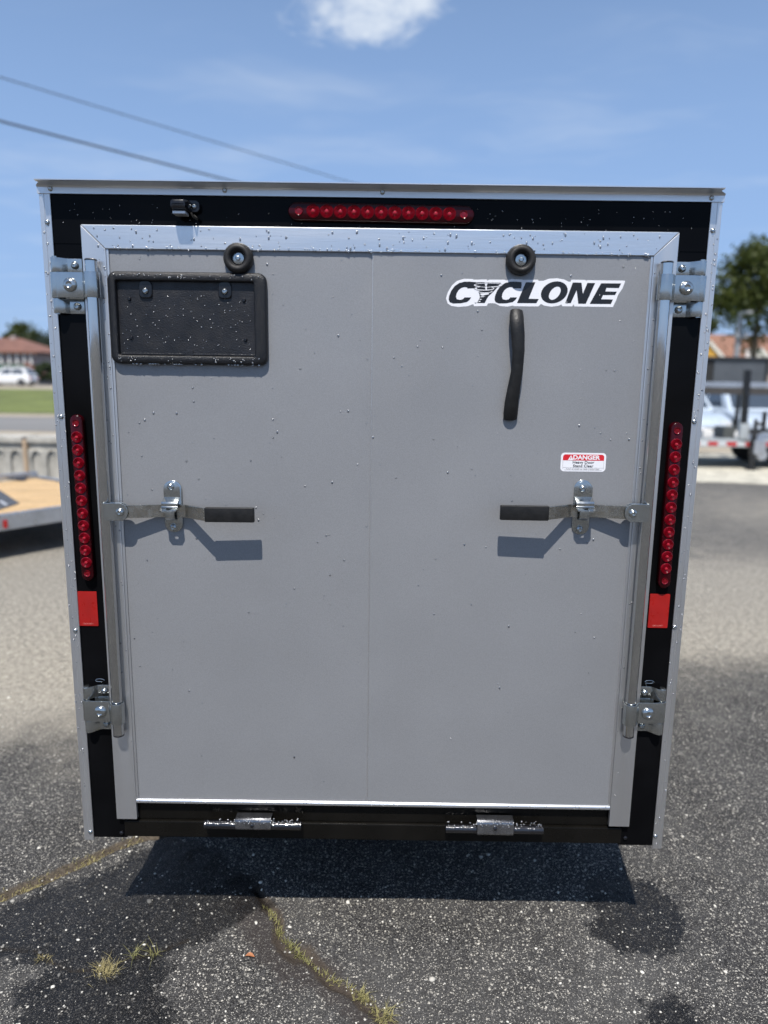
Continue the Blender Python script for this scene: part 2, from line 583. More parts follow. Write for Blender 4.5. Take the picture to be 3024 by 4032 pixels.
# the slab beyond the left crack has lifted a little
pa, pb = crackA[0], crackA[5]
side = ((pb.x - pa.x) * (GY - pa.y) - (pb.y - pa.y) * (GX - pa.x))
GZ += 0.012 * (1 / (1 + np.exp(-(side * 1.2) / 0.012))) * np.exp(-np.maximum(dA - 0.03, 0) / 0.25) * np.clip((1.2 - np.abs(GX + 0.9)) / .4, 0, 1)
soil = np.clip(np.exp(-(dA / 0.023) ** 2) * 1.1 + np.exp(-(dB / 0.026) ** 2) * 1.0 + 0.6 * np.exp(-(dC / 0.014) ** 2), 0, 1.2)
tar = np.exp(-((poly_dist(GX + wob + 0.05, GY + wob - .01, crackB)) / 0.075) ** 2)


def blob(pts, edge):
    """soft inside-ness of a polygon given in photograph pixels"""
    P = [gp(*p) for p in pts]
    inside = np.zeros(GX.shape, bool)
    n = len(P)
    for i in range(n):
        a, b = P[i], P[(i + 1) % n]
        cond = ((a.y > GY) != (b.y > GY)) & (GX < (b.x - a.x) * (GY - a.y) / (b.y - a.y + 1e-12) + a.x)
        inside ^= cond
    d = poly_dist(GX, GY, P + [P[0]])
    return np.clip(0.5 + np.where(inside, d, -d) / (2 * edge), 0, 1)


wet = np.zeros(GX.shape)  # wet patches; left one carried under the trailer to paint its shadow darker
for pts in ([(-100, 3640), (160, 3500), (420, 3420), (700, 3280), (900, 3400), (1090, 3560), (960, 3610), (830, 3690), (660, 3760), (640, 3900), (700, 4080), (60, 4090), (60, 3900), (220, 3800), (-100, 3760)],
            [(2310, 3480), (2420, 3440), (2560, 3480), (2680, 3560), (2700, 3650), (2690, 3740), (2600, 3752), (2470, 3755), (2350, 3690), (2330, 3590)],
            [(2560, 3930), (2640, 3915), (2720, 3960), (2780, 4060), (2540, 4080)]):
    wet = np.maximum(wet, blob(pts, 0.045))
dirt = np.zeros(GX.shape)
dist = np.hypot(GX - CAM.x, GY - CAM.y)
big = vnoise(GX, GY, 0.55, 21) * .6 + vnoise(GX, GY, 1.7, 22) * .4
dirt = np.clip((np.exp(-((GY - 3.3) / 1.25) ** 2) * 1.15 + 0.45 * np.exp(-((GY - 7.0) / 3.0) ** 2)) * (0.45 + 1.15 * big), 0, 1)
dirt = np.where(GX < 0, np.maximum(dirt, np.clip(np.exp(-((GY - 2.3) / 1.25) ** 2) * 1.15 * (0.60 + big), 0, 1)), dirt)
ny, nx = GX.shape
idx = np.arange(nx * ny).reshape(ny, nx)
quads = np.stack([idx[:-1, :-1], idx[:-1, 1:], idx[1:, 1:], idx[1:, :-1]], -1).reshape(-1, 4)
gm = bpy.data.meshes.new('ground')
gm.vertices.add(nx * ny)
gm.vertices.foreach_set('co', np.stack([GX, GY, GZ], -1).astype(np.float32).ravel())
gm.loops.add(quads.size)
gm.loops.foreach_set('vertex_index', quads.ravel().astype(np.int32))
gm.polygons.add(len(quads))
gm.polygons.foreach_set('loop_start', np.arange(0, quads.size, 4, dtype=np.int32))
gm.polygons.foreach_set('loop_total', np.full(len(quads), 4, dtype=np.int32))
gm.update(calc_edges=True)
gm.polygons.foreach_set('use_smooth', [True] * len(gm.polygons))
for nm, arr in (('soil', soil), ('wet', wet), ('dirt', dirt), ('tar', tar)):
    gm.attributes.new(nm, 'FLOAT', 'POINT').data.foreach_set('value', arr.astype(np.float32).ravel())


def asphalt_mat():
    m = bpy.data.materials.new('worn_asphalt')
    m.use_nodes = True
    t = m.node_tree
    N = NT(t)
    p = t.nodes['Principled BSDF']
    pos = N.n('ShaderNodeNewGeometry').outputs['Position']
    att = lambda n: N.n('ShaderNodeAttribute', _attribute_name=n).outputs['Fac']
    n1 = N.noise(pos, 210, 2, 0.8)
    n2 = N.noise(pos, 2.2, 3, 0.6)
    n3 = N.noise(pos, 26, 3, 0.65)
    basec = N.mix(N.mapr(n1, 0.35, 0.68), (0.009, 0.0088, 0.009), (0.092, 0.089, 0.086))
    basec = N.mix(N.mapr(n2, 0.35, 0.7, 0.0, 0.40), basec, (0.115, 0.112, 0.106))
    basec = N.mix(N.mapr(n3, 0.50, 0.78, 0.0, 0.55), basec, (0.030, 0.028, 0.028))
    # fine and coarse pale aggregate showing through the binder
    hts = None
    for sc, thr, r0, r1 in ((115, 0.72, 0.46, 0.26), (250, 0.55, 0.50, 0.26)):
        wv = N.vmath('ADD', pos, N.vmath('SCALE', N.noise(pos, sc * 1.7, 0, out=1), 0.6 / sc))
        vo = N.n('ShaderNodeTexVoronoi', Vector=wv, Scale=sc)
        pick = N.n('ShaderNodeSeparateColor', Color=vo.outputs['Color'])
        st = N.math('MULTIPLY', N.mapr(vo.outputs['Distance'], r0, r1), N.math('GREATER_THAN', pick.outputs[0], thr))
        tone = N.mix(pick.outputs[1], (0.17, 0.165, 0.155), (0.68, 0.64, 0.55))
        basec = N.mix(N.math('MULTIPLY', st, 0.9), basec, tone)
        hts = st if hts is None else N.math('ADD', hts, st)
    # pale dust and dirt further off
    dn = N.noise(pos, 5.0, 3, 0.65)
    dm = N.mapr(N.math('ADD', att('dirt'), N.math('MULTIPLY', N.math('SUBTRACT', dn, 0.5), 0.7)), 0.25, 0.95)
    dustc = N.mix(N.mapr(n1, 0.3, 0.7), (0.17, 0.155, 0.128), (0.60, 0.55, 0.455))
    basec = N.mix(N.math('MULTIPLY', dm, 0.88), basec, dustc)
    # general weathering to pale grey with distance from the freshly sealed part
    sy = N.n('ShaderNodeSeparateXYZ', Vector=pos).outputs[1]
    aged = N.math('MULTIPLY', N.mapr(sy, 1.2, 4.0), 0.40)
    basec = N.mix(aged, basec, N.mix(n3, (0.14, 0.137, 0.130), (0.24, 0.232, 0.215)))
    # coarse mottling of the worn far part
    mo = N.noise(pos, 34, 3, 0.8)
    mm = N.math('MULTIPLY', N.mapr(sy, 0.8, 2.2), 0.75)
    basec = N.mix(mm, basec, N.mix(1.0, basec, N.mix(N.mapr(mo, 0.36, 0.64), (0.58, 0.57, 0.56), (1.50, 1.48, 1.42)), 'MULTIPLY'))
    # soil in the cracks
    sm = N.mapr(N.math('ADD', att('soil'), N.math('MULTIPLY', N.math('SUBTRACT', N.noise(pos, 45, 5, 0.7), 0.5), 0.8)), 0.30, 0.75)
    basec = N.mix(sm, basec, N.mix(N.noise(pos, 90, 4), (0.020, 0.016, 0.013), (0.165, 0.135, 0.10)))
    tm = N.math('MULTIPLY', N.mapr(N.math('ADD', att('tar'), N.math('MULTIPLY', N.math('SUBTRACT', N.noise(pos, 30, 4), 0.5), 1.0)), 0.35, 0.9), 0.55)
    basec = N.mix(tm, basec, (0.040, 0.031, 0.028))
    # water stains, plus the darkening added in the trailer's shadow
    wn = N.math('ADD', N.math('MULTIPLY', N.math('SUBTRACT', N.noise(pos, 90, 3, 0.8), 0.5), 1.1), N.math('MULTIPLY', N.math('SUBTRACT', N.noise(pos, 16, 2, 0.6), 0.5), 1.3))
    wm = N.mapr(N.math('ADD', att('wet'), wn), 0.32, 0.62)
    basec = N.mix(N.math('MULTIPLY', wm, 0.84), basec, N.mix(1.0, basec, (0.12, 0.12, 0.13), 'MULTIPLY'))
    t.links.new(basec, p.inputs['Base Color'])
    t.links.new(N.mapr(wm, 0, 1, 0.86, 0.36, smooth=False), p.inputs['Roughness'])
    p.inputs['Specular IOR Level'].default_value = 0.22
    h = N.math('ADD', N.math('MULTIPLY', n1, 1.2), N.math('MULTIPLY', hts, 0.5))
    b = N.n('ShaderNodeBump', Strength=0.9, Distance=0.0035, Height=h)
    t.links.new(b.outputs[0], p.inputs['Normal'])
    return m


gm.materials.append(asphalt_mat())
ground = bpy.data.objects.new('ground', gm)
COL.objects.link(ground)
ground['kind'] = 'structure'


def gz(x, y):
    """height of the ground sheet"""
    i = int(np.clip(np.searchsorted(gx, x), 0, nx - 1))
    j = int(np.clip(np.searchsorted(gy, y), 0, ny - 1))
    return float(GZ[j, i])


def sheet(name, x0, x1, y0, y1, dz, m, n=40, wavy=0.0, seed=3, kind='structure'):
    xs = np.linspace(x0, x1, n)
    ts = np.linspace(0, 1, n)
    X, T = np.meshgrid(xs, ts)
    lo = y0 + wavy * (vnoise(X, X * 0, 0.35, seed) - .5)
    hi = y1 + wavy * (vnoise(X, X * 0, 0.3, seed + 1) - .5)
    Y = lo + (hi - lo) * T
    Z = terrain(X, Y) + dz
    id_ = np.arange(n * n).reshape(n, n)
    q = np.stack([id_[:-1, :-1], id_[:-1, 1:], id_[1:, 1:], id_[1:, :-1]], -1).reshape(-1, 4)
    me = rawmesh(name, np.stack([X, Y, Z], -1).reshape(-1, 3), [tuple(int(k) for k in a) for a in q], True)
    me.materials.append(m)
    o = bpy.data.objects.new(name, me)
    COL.objects.link(o)
    o['kind'] = kind
    return o


m_road = mat('grey_road_asphalt', (0.20, 0.195, 0.185), 0.85, 0.0, 0.12, 0.6, 0.3, 30, stretch=(0.1, 1, 1))
m_grav = mat('pale_gravel', (0.50, 0.47, 0.38), 0.9, 0.0, 0.22, 3, 0.8, 40, fine=0.2, fscale=30)
m_lawn = mat('mown_grass', (0.130, 0.155, 0.036), 0.85, 0.0, 0.25, 0.5, 0.8, 18, fine=0.2, fscale=9)
m_shoul = mat('sandy_shoulder', (0.36, 0.31, 0.235), 0.9, 0.0, 0.18, 1.0, 0.4, 20)
sheet('road', -120, 120, 18.5, 24.5, 0.012, m_road)
sheet('road_shoulder', -120, 120, 15.0, 26.5, 0.006, m_shoul, wavy=0.8)
sheet('lawn', -120, 120, 26.2, 51, 0.020, m_lawn, wavy=1.0, seed=9)
sheet('driveway', -70, 10, 50.0, 62, 0.014, m_shoul, wavy=1.0, seed=12)
sheet('gravel_pad', 2.5, 40, 9.6, 14.6, 0.010, m_grav, wavy=0.9, seed=5)


# ------------------------------------------------------------------ the enclosed trailer (rear face at y = 0)
def P(px, py, y=0.0):
    p = at(px, py, y)
    return (p.x, p.z)


T = empty('enclosed_trailer', (0, 1.3, 0), 'small silver and black enclosed cargo trailer seen from behind, ramp door closed', 'trailer')
HW = 0.80                                        # half width over the corner trims
ZT = ZB + 1.684                                  # lower edge of the roof cap
YB, YD, YF = 0.004, -0.004, -0.010               # faces: black frame, door panel, door trim

# --- body behind the rear frame
L = 2.46
b = MB()
plan = [(-0.79, 0.06), (0.79, 0.06), (0.79, L), (0.05, L + 0.42), (-0.05, L + 0.42), (-0.79, L)]
b.prism_z(plan, ZB + 0.02, ZT + 0.03)
ob('side_wall', b, silver, T, 0.004)
b = MB()
b.prism_z([(x * 1.012, y + (0.012 if y > 1 else -0.0)) for x, y in plan], ZT + 0.032, ZT + 0.048)
ob('roof', b, alu_h, T, 0.004)
b = MB()
for x0, x1 in ((-0.76, -0.70), (0.70, 0.76)):
    b.box(x0, x1, 0.30, L, ZB - 0.035, ZB + 0.018)
for y in np.arange(0.25, L, 0.41):
    b.box(-0.70, 0.70, y, y + 0.04, ZB - 0.04, ZB + 0.018)
for sx in (-1, 1):
    b.bar((sx * 0.66, L - 0.1, ZB - 0.015), (sx * 0.03, L + 1.15, ZB - 0.015), 0.06, 0.075)
ob('chassis', b, blk_paint, T)
b = MB()
b.bar((-0.85, 1.42, ZB - 0.06), (0.85, 1.42, ZB - 0.06), 0.06)
ob('axle', b, blk_paint, T)
for sx in (-1, 1):
    w = MB()
    x = sx * 0.91
    w.lathe_x(1.42, 0.31, [(0.19, x - 0.085), (0.285, x - 0.085), (0.308, x - 0.06), (0.308, x + 0.06), (0.285, x + 0.085), (0.19, x + 0.085)], 32)
    wo_ = ob('wheel', w, tyre, T)
    r = MB()
    r.lathe_x(1.42, 0.31, [(0.188, x + sx * 0.06), (0.192, x + sx * 0.088), (0.15, x + sx * 0.07), (0.07, x + sx * 0.095), (0.05, x + sx * 0.115)], 24)
    ob('rim', r, rimm, wo_)
    fm = MB()
    pts = [(1.42 + 0.40 * math.cos(R(a)), 0.31 + 0.40 * math.sin(R(a))) for a in range(0, 181, 15)]
    fm.strip(pts, 0.003, sx * 0.792, sx * 1.02, 'yz')
    ob('fender', fm, alu, T)
b = MB()
b.lathe_z(0.0, L + 0.95, [(0.022, ZB - 0.26), (0.022, ZB + 0.42), (0.03, ZB + 0.42), (0.03, ZB + 0.46)], 12)
b.lathe_z(0.0, L + 0.95, [(0.07, 0.006), (0.07, 0.02), (0.02, ZB - 0.25)], 16)
ob('tongue_jack', b, zinc2, T)

# --- black rear frame: header, two posts, sill
hd_bot = P(1512, 905, YB)[1]
xi = P(315, 885, YB)[0] + 0.03
XL, XR = -HW + 0.010, HW - 0.010
b = MB(); b.box(XL, XR, YB, 0.06, hd_bot - 0.04, ZT + 0.02)
ob('header_panel', b, blackp, T)
doorL = P(461, 3230, YF)[0]
doorR = P(2477, 3250, YF)[0]
zpost = P(374, 3296, YB)[1]
for sx, xin in ((-1, doorL + 0.02), (1, doorR - 0.02)):
    b = MB()
    xo = XL if sx < 0 else XR
    b.box(min(xo, xin), max(xo, xin), YB + 0.0012, 0.06, zpost, hd_bot - 0.0405)
    ob('rear_post', b, blackp, T)
z_door_bot = P(1450, 3172, YB)[1]
z_ledge = P(1450, 3240, YB)[1]
z_sill_bot = P(1450, 3304, YB)[1]
b = MB(); b.box(doorL + 0.021, doorR - 0.021, YB + 0.006, 0.05, z_ledge, z_door_bot + 0.02)
ob('ramp_sill', b, blackm, T)
b = MB(); b.box(doorL + 0.015, doorR - 0.015, YB - 0.004, 0.09, z_sill_bot, z_ledge - 0.002)
ob('rear_crossmember', b, blackm, T, 0.003)
for px, py in ((479, 3278), (2461, 3298)):
    x, z = P(px, py, YB)
    b = MB(); b.lathe_y(x, z, [(0.006, YB - 0.001), (0.0055, YB - 0.003), (0.003, YB - 0.005)], 12, False)
    ob('screw', b, plastic3, T)

# --- aluminium corner trims with a shallow groove and side leg
for sx in (-1, 1):
    b = MB()
    o_ = HW
    pr = [(o_, 0.045), (o_, 0.0012), (o_ - 0.0012, 0.0), (o_ - 0.011, 0.0), (o_ - 0.0118, 0.0010), (o_ - 0.0126, 0.0), (o_ - 0.019, 0.0),
          (o_ - 0.0195, -0.0006), (o_ - 0.0255, -0.0006), (o_ - 0.0262, 0.0002), (o_ - 0.0262, 0.0030), (o_ - 0.0030, 0.0030), (o_ - 0.0030, 0.045)]
    if sx < 0:
        pr = [(-x, y) for x, y in pr]
    b.prism_z(pr, ZB, ZT + 0.006)
    ob('corner_trim', b, alu, T, 0, 25)

# --- roof cap: flange screwed to the header, lip curving out over it
zl = ZT
lip_y = -0.040
zlip = P(1512, 722, lip_y)[1]
prof = [(-0.0035, zl), (-0.0035, zl + 0.0135), (-0.0055, zl + 0.0158), (-0.0068, zl + 0.0172), (-0.020, zl + 0.0200), (-0.034, zlip - 0.0022), (lip_y, zlip - 0.0010), (lip_y, zlip + 0.0012),
        (lip_y + 0.010, zlip + 0.0022), (0.03, zlip + 0.006), (0.03, zl)]
b = MB()
wl, wr = -HW - 0.002, HW + 0.002
tl_, tr_ = P(132, 706, lip_y)[0], P(2857, 750, lip_y)[0]
b.loft([[(tl_ if y < -0.015 else wl, y, z) for y, z in prof], [(-0.32, y, z) for y, z in prof], [(tr_ if y < -0.015 else wr, y, z) for y, z in prof]])
ob('roof_cap', b, alu_h, T, 0, 30)


def screw_mesh(nm, r, h):
    m_ = MB()
    m_.lathe_y(0, 0, [(r * 1.0, 0), (r, -h * 0.35), (r * 0.82, -h * 0.75), (r * 0.5, -h), (r * 0.34, -h * 0.97), (r * 0.30, -h * 0.6)], 16, False)
    me = m_.mesh(nm)
    return me


scr = screw_mesh('screw', 0.0058, 0.0040); scr.materials.append(zinc)
scr_b = screw_mesh('bolt_head', 0.0078, 0.0062); scr_b.materials.append(zinc)
for px, py in ((198, 743), (885, 750), (1506, 757), (2802, 780)):
    x, z = P(px, py, -0.0035)
    inst('cap_screw', scr, T, (x, -0.0035, z))
for px, py in ((186, 875), (241, 1641), (297, 2483), (356, 3276), (2807, 908), (2734, 1661), (2656, 2470), (2581, 3293)):
    x, z = P(px, py, -0.0006)
    inst('trim_screw', scr, T, (x, -0.0004, z), (0, random.random() * 6, 0))

# --- ramp door
x0, zt_ = P(410, 980, YD)
x1 = P(2579, 1006, YD)[0]
zb_ = P(1450, 3156, YD)[1]
xm = P(1460, 2000, YD)[0]
dx0, dx1 = P(540, 3000, YD)[0] - 0.004, P(2415, 3000, YD)[0] + 0.004
dx0, dx1 = min(dx0, x0 - .004), max(dx1, x1 + .004)
D = MB(); D.box(doorL + 0.03, doorR - 0.03, YD + 0.004, 0.030, z_door_bot, zt_ + 0.04)
D = ob('ramp_door', D, dark_under, T)
b = MB(); b.box(dx0, xm + 0.006, YD + 0.0008, YD + 0.0036, zb_, zt_ + 0.004)
ob('door_panel', b, silver, D)
b = MB(); b.box(xm - 0.0006, dx1, YD - 0.0014, YD + 0.0006, zb_, zt_ + 0.004)
ob('door_panel', b, silver, D, 0, 0)
b = MB(); b.box(xm - 0.0016, xm - 0.0007, YD - 0.0013, YD + 0.0006, zb_, zt_ + 0.004)
ob('panel_edge', b, alu, D, 0, 0)
zto = P(1512, 899, YF)[1]
zti = P(1512, 993, YF)[1]
zfb = P(1450, 3240, YF)[1]
fl = (P(315, 885, YF)[0] + P(461, 3230, YF)[0]) / 2
fr = (P(2678, 913, YF)[0] + P(2477, 3250, YF)[0]) / 2
wf = 0.0555
for nm, poly, mt in (('door_frame_top', [(fl + .0006, zto), (fr - .0006, zto), (fr - wf, zti), (fl + wf, zti)], alu_h),
                     ('door_frame_side', [(fl, zto - .0008), (fl + wf, zti - .0008), (fl + wf, zfb), (fl, zfb)], alu),
                     ('door_frame_side', [(fr, zto - .0008), (fr, zfb), (fr - wf, zfb), (fr - wf, zti - .0008)], alu)):
    b = MB(); b.prism_y(poly, YF, YD + 0.006)
    ob(nm, b, mt, D, 0.0012)
for sx, xx in ((1, fl + wf), (-1, fr - wf)):
    b = MB(); b.box(min(xx + sx * .0002, xx + sx * 0.0062), max(xx + sx * .0002, xx + sx * 0.0062), YD - 0.0032, YD, zb_ + 0.001, zti - 0.001)
    ob('inner_bead', b, alu, D, 0.001)
b = MB()
b.strip([(YD - 0.001, zb_ + 0.0005), (YD - 0.0055, zb_ - 0.002), (YD - 0.007, zb_ - 0.006), (YD - 0.006, zb_ - 0.0105), (YD + 0.001, zb_ - 0.0118)], 0.0015, fl + wf + 0.001, fr - wf - 0.001, 'yz', 1)
b.box(fl + wf + 0.001, fr - wf - 0.001, YD - 0.004, 0.012, zb_ - 0.011, zb_ - 0.0005)
ob('bottom_rail', b, alu_h, D, 0, 60)

# --- rubber bumpers
for px, py in ((933, 1013), (2056, 1019)):
    bx_, bz_ = P(px, py, -0.030)
    b = MB()
    b.lathe_y(bx_, bz_, [(0.0345, YD - 0.0015), (0.0355, -0.012), (0.0345, -0.020), (0.0315, -0.0265), (0.0265, -0.0305), (0.0215, -0.0300), (0.0180, -0.0265), (0.0160, -0.0190), (0.0155, -0.0140)], 40)
    o = ob('rubber_bumper', b, rubber_g, T, 0, 60)
    b = MB(); b.lathe_y(bx_, bz_, [(0.0135, -0.0142), (0.0135, -0.0162), (0.0125, -0.0166)], 24)
    ob('washer', b, zinc, o)
    b = MB(); b.lathe_y(bx_, bz_, [(0.0062, -0.0167), (0.0060, -0.0205), (0.0040, -0.0215)], 6)
    ob('bolt', b, zinc, o, 0, 20)

# --- licence plate holder
lx0, lz1 = P(418, 1066, -0.020)
lx1, lz0 = P(1053, 1440, -0.020)
ix0, iz1 = P(452, 1103, -0.020)
ix1, iz0 = P(1004, 1405, -0.020)


def ring(a, r, y):
    return [(x, y, z) for x, z in rrect(a[0], a[1], a[2], a[3], r)]


oo, ii = (lx0, lx1, lz0, lz1), (ix0, ix1, iz0, iz1)
ins = lambda a, d: (a[0] + d, a[1] - d, a[2] + d, a[3] - d)
b = MB()
b.loft([ring(oo, .020, YD - 0.0015), ring(oo, .020, -0.015), ring(ins(oo, .0015), .0195, -0.019), ring(ins(oo, .005), .017, -0.0215), ring(ins(ii, -.003), .007, -0.0215),
        ring(ins(ii, -.001), .006, -0.0205), ring(ii, .005, -0.018), ring(ins(ii, .0012), .005, YD - 0.0030)], False, False)
PH = ob('licence_plate_holder', b, plastic, T, 0, 50)
b = MB(); b.box(ix0 - 0.004, ix1 + 0.004, YD - 0.0045, YD - 0.0014, iz0 - 0.004, iz1 + 0.004)
ob('backing_plate', b, plastic2, PH)
b = MB(); b.box(ix0 + 0.004, ix1 - 0.002, -0.0125, YD - 0.0045, iz0 + 0.0016, iz0 + 0.006)
ob('bottom_ledge', b, plastic2, PH, 0.001)
cxl, czl = P(744, 1392, -0.012)
b = MB(); b.lathe_y(cxl, czl, [(0.011, YD - 0.0045), (0.0105, -0.0125), (0.008, -0.0128)], 24)
ob('drain_boss', b, plastic2, PH)
for px, py in ((574, 1146), (886, 1148)):
    tx, tz = P(px, py, -0.010)
    b = MB()
    b.loft([[(x, y, z) for x, z in rrect(tx - .0155 + d, tx + .0155 - d, tz - 0.016 + d, iz1 - 0.001, 0.008)] for y, d in ((YD - 0.0046, 0), (-0.0125, 0), (-0.0140, .0015))])
    t_ = ob('mounting_tab', b, plastic3, PH)
    inst('screw', scr_b, t_, (tx, -0.0138, tz))
for px, py in ((510, 1177), (961, 1183), (518, 1330), (967, 1338)):
    x, z = P(px, py, -0.008)
    b = MB(); b.lathe_y(x, z, [(0.0048, YD - 0.0046), (0.0046, -0.0100), (0.003, -0.0125)], 14)
    ob('stud', b, plastic3, PH)

# --- licence lamp on the header
ax, az = P(667, 782, -0.050)
cx2, cz2 = P(733, 835, -0.050)
b = MB()
b.loft([ring((ax + d, cx2 - d, cz2 + 0.006 + d, az - d), .006, y) for y, d in ((YB - 0.001, -0.003), (-0.020, -0.003), (-0.044, 0), (-0.051, 0.002), (-0.053, 0.006))])
LL = ob('licence_lamp', b, plastic3, T)
b = MB(); b.box(ax + 0.004, cx2 - 0.004, -0.044, -0.012, cz2 - 0.002, cz2 + 0.004)
ob('lamp_lens', b, lampw, LL, 0.001)
ex, ez = P(764, 812, -0.012)
b = MB()
b.loft([[(x, y, z) for x, z in rrect(cx2 - 0.010, ex + 0.012, ez - 0.013, ez + 0.013, 0.010)] for y in (YB - 0.0005, -0.011)])
ob('bracket', b, plastic3, LL, 0.001)
inst('screw', scr, LL, (ex, -0.011, ez))
b = MB(); b.tube([(cx2 + 0.004, -0.020, cz2 + 0.004), (cx2 + 0.010, -0.030, cz2 - 0.006), (cx2 + 0.016, -0.015, cz2 - 0.007), (ex - .004, -0.004, ez - 0.017)], 0.0025, 8)
ob('wire', b, rubber, LL)


# --- LED light bars
def led_bar(name, smalls, bigs, half_w, parent, r_led):
    """smalls, bigs: photograph pixels of the end buttons and of the round lenses"""
    yb, yt = YB - 0.001, -0.013
    A, Bp = Vector(P(*smalls[0], yt)), Vector(P(*smalls[1], yt))
    t = (Bp - A).normalized()
    nrm = Vector((-t.y, t.x))
    ext = 0.004
    def stadium(hw, e):
        pts = []
        for c, s0 in ((Bp + t * e, -90), (A - t * e, 90)):
            for i in range(13):
                a = R(s0 + 180 * i / 12)
                q = c + (t * math.cos(a) * 1.05 + nrm * math.sin(a)) * hw
                pts.append((q.x, q.y))
        return pts
    b = MB()
    b.loft([[(x, y, z) for x, z in stadium(h, ext)] for h, y in ((half_w, yb), (half_w, -0.007), (half_w * 0.95, -0.0105), (half_w * 0.84, -0.0125))])
    o = ob(name, b, red_h, parent, 0, 50)
    k = len(bigs)
    # even spacing along the bar
    a0, a1 = (Vector(P(*bigs[0], yt)) - A).dot(t), (Vector(P(*bigs[-1], yt)) - A).dot(t)
    m_ = MB()
    pr = [(r_led, -0.0120), (r_led, -0.0140), (r_led * .93, -0.0150)]
    for q in (0.80, 0.62, 0.44):
        pr += [(r_led * (q + .07), -0.0138), (r_led * q, -0.0153)]
    pr += [(r_led * 0.30, -0.0140)]
    m_.lathe_y(0, 0, pr, 22)
    me = m_.mesh('lens', smooth=25); me.materials.append(red_l)
    c_ = MB(); c_.lathe_y(0, 0, [(r_led * .29, -0.0139), (r_led * .27, -0.0160), (r_led * .12, -0.0170)], 12)
    mc = c_.mesh('lens_centre'); mc.materials.append(red_c)
    s_ = MB(); s_.lathe_y(0, 0, [(r_led * .60, -0.0118), (r_led * .58, -0.0145), (r_led * .44, -0.0135), (r_led * .40, -0.0128)], 18)
    ms = s_.mesh('end_button'); ms.materials.append(red_l)
    for i in range(k):
        q = A + t * (a0 + (a1 - a0) * i / (k - 1))
        inst('lens', me, o, (q.x, 0, q.y))
        inst('lens_centre', mc, o, (q.x, 0, q.y))
    for q in (A, Bp):
        inst('end_button', ms, o, (q.x, 0, q.y))
    return o


S3 = lambda p: (200 + p[0] * .6028, 1560 + p[1] * .6028)
S4 = lambda p: (1800 + p[0] * .6028, 1640 + p[1] * .6028)
S6 = lambda p: (900 + p[0] * .7233, 680 + p[1] * .7233)
led_bar('brake_light', (S6((382, 207)), S6((1280, 227))), [S6((460, 208))] + [None] * 9 + [S6((1202, 224))], 0.0205, T, 0.0155)
led_bar('tail_light', (S3((163, 176)), S3((238, 1158))), [S3((170, 268))] + [None] * 9 + [S3((231, 1086))], 0.0158, T, 0.0142)
led_bar('tail_light', (S4((1438, 93)), S4((1357, 1075))), [S4((1430, 182))] + [None] * 9 + [S4((1363, 994))], 0.0158, T, 0.0142)


# --- lettering helpers
def text_mesh(nm, body, size, bold=0.0, sx=1.0):
    cu = bpy.data.curves.new(nm, 'FONT')
    cu.body = body
    cu.size = size
    cu.align_x = 'CENTER'
    cu.align_y = 'CENTER'
    cu.offset = bold
    cu.resolution_u = 3
    to = bpy.data.objects.new(nm + '_text', cu)
    COL.objects.link(to)
    dg = bpy.context.evaluated_depsgraph_get()
    me = bpy.data.meshes.new_from_object(to.evaluated_get(dg))
    bpy.data.objects.remove(to)
    me.transform(Matrix(((sx, 0, 0, 0), (0, 0, -1, 0), (0, 1, 0, 0), (0, 0, 0, 1))))
    me.materials.clear()
    return me


def flat_poly(nm, poly, y):
    return rawmesh(nm, [(x, y, z) for x, z in poly], [tuple(range(len(poly)))])


# --- red reflective tape
YT = YB - 0.0016
for (pa_, pb_, tx) in (((300, 2329), (388, 2465), 'SAE-A DOT'), ((2561, 2339), (2645, 2473), 'SAE-A DOT')):
    q0, q1 = P(*pa_, YT), P(*pb_, YT)
    if pa_[0] < 1000:
        q0 = (q1[0] - 0.0515, q0[1])
    else:
        q1 = (q0[0] + 0.0515, q1[1])
    b = MB(); b.loft([[(x, y, z) for x, z in rrect(q0[0], q1[0], q1[1], q0[1], .002, 3)] for y in (YB + 0.001, YT)])
    o = ob('reflective_tape', b, red_t, T)
    me = text_mesh('tape_print', tx, 0.0052); me.materials.append(pale_red)
    inst('tape_print', me, o, ((q0[0] + q1[0]) / 2, YT - 0.0003, q1[1] + 0.006))

# --- danger label
YL = YD - 0.0016
q0, q1 = P(2210, 1782, YL), P(2383, 1858, YL)
cxm, czm = (q0[0] + q1[0]) / 2, (q0[1] + q1[1]) / 2
wL, hL = (q1[0] - q0[0]), (q0[1] - q1[1])
lay = MB(); lay.loft([[(x, y, z) for x, z in rrect(cxm - wL / 2, cxm + wL / 2, czm - hL / 2, czm + hL / 2, .009)] for y in (YD - 0.0008, YL)])
DL = ob('danger_label', lay, white_v, T)
zh = lambda f: czm + hL / 2 - f * hL              # fraction from the label's top
hdp = rrect(cxm - wL * .455, cxm + wL * .455, zh(.42) - .01, zh(.09), .006)
hdp = [(x, max(z, zh(.41))) for x, z in hdp]
me = flat_poly('red_header', hdp, YL - 0.0002); me.materials.append(red_v)
inst('red_header', me, DL, (0, 0, 0)).location = -OFF[T]
me = text_mesh('danger_word', 'DANGER', hL * .315, hL * 0.011, 1.12); me.materials.append(white_v)
inst('danger_word', me, DL, (cxm + wL * .060, YL - 0.0004, zh(.255)))
tri = [(cxm - wL * .345, zh(.39)), (cxm - wL * .225, zh(.39)), (cxm - wL * .280, zh(.13))]
me = flat_poly('warning_triangle', tri, YL - 0.0004); me.materials.append(white_v)
inst('warning_triangle', me, DL, (0, 0, 0)).location = -OFF[T]
tx0 = cxm - wL * .2835
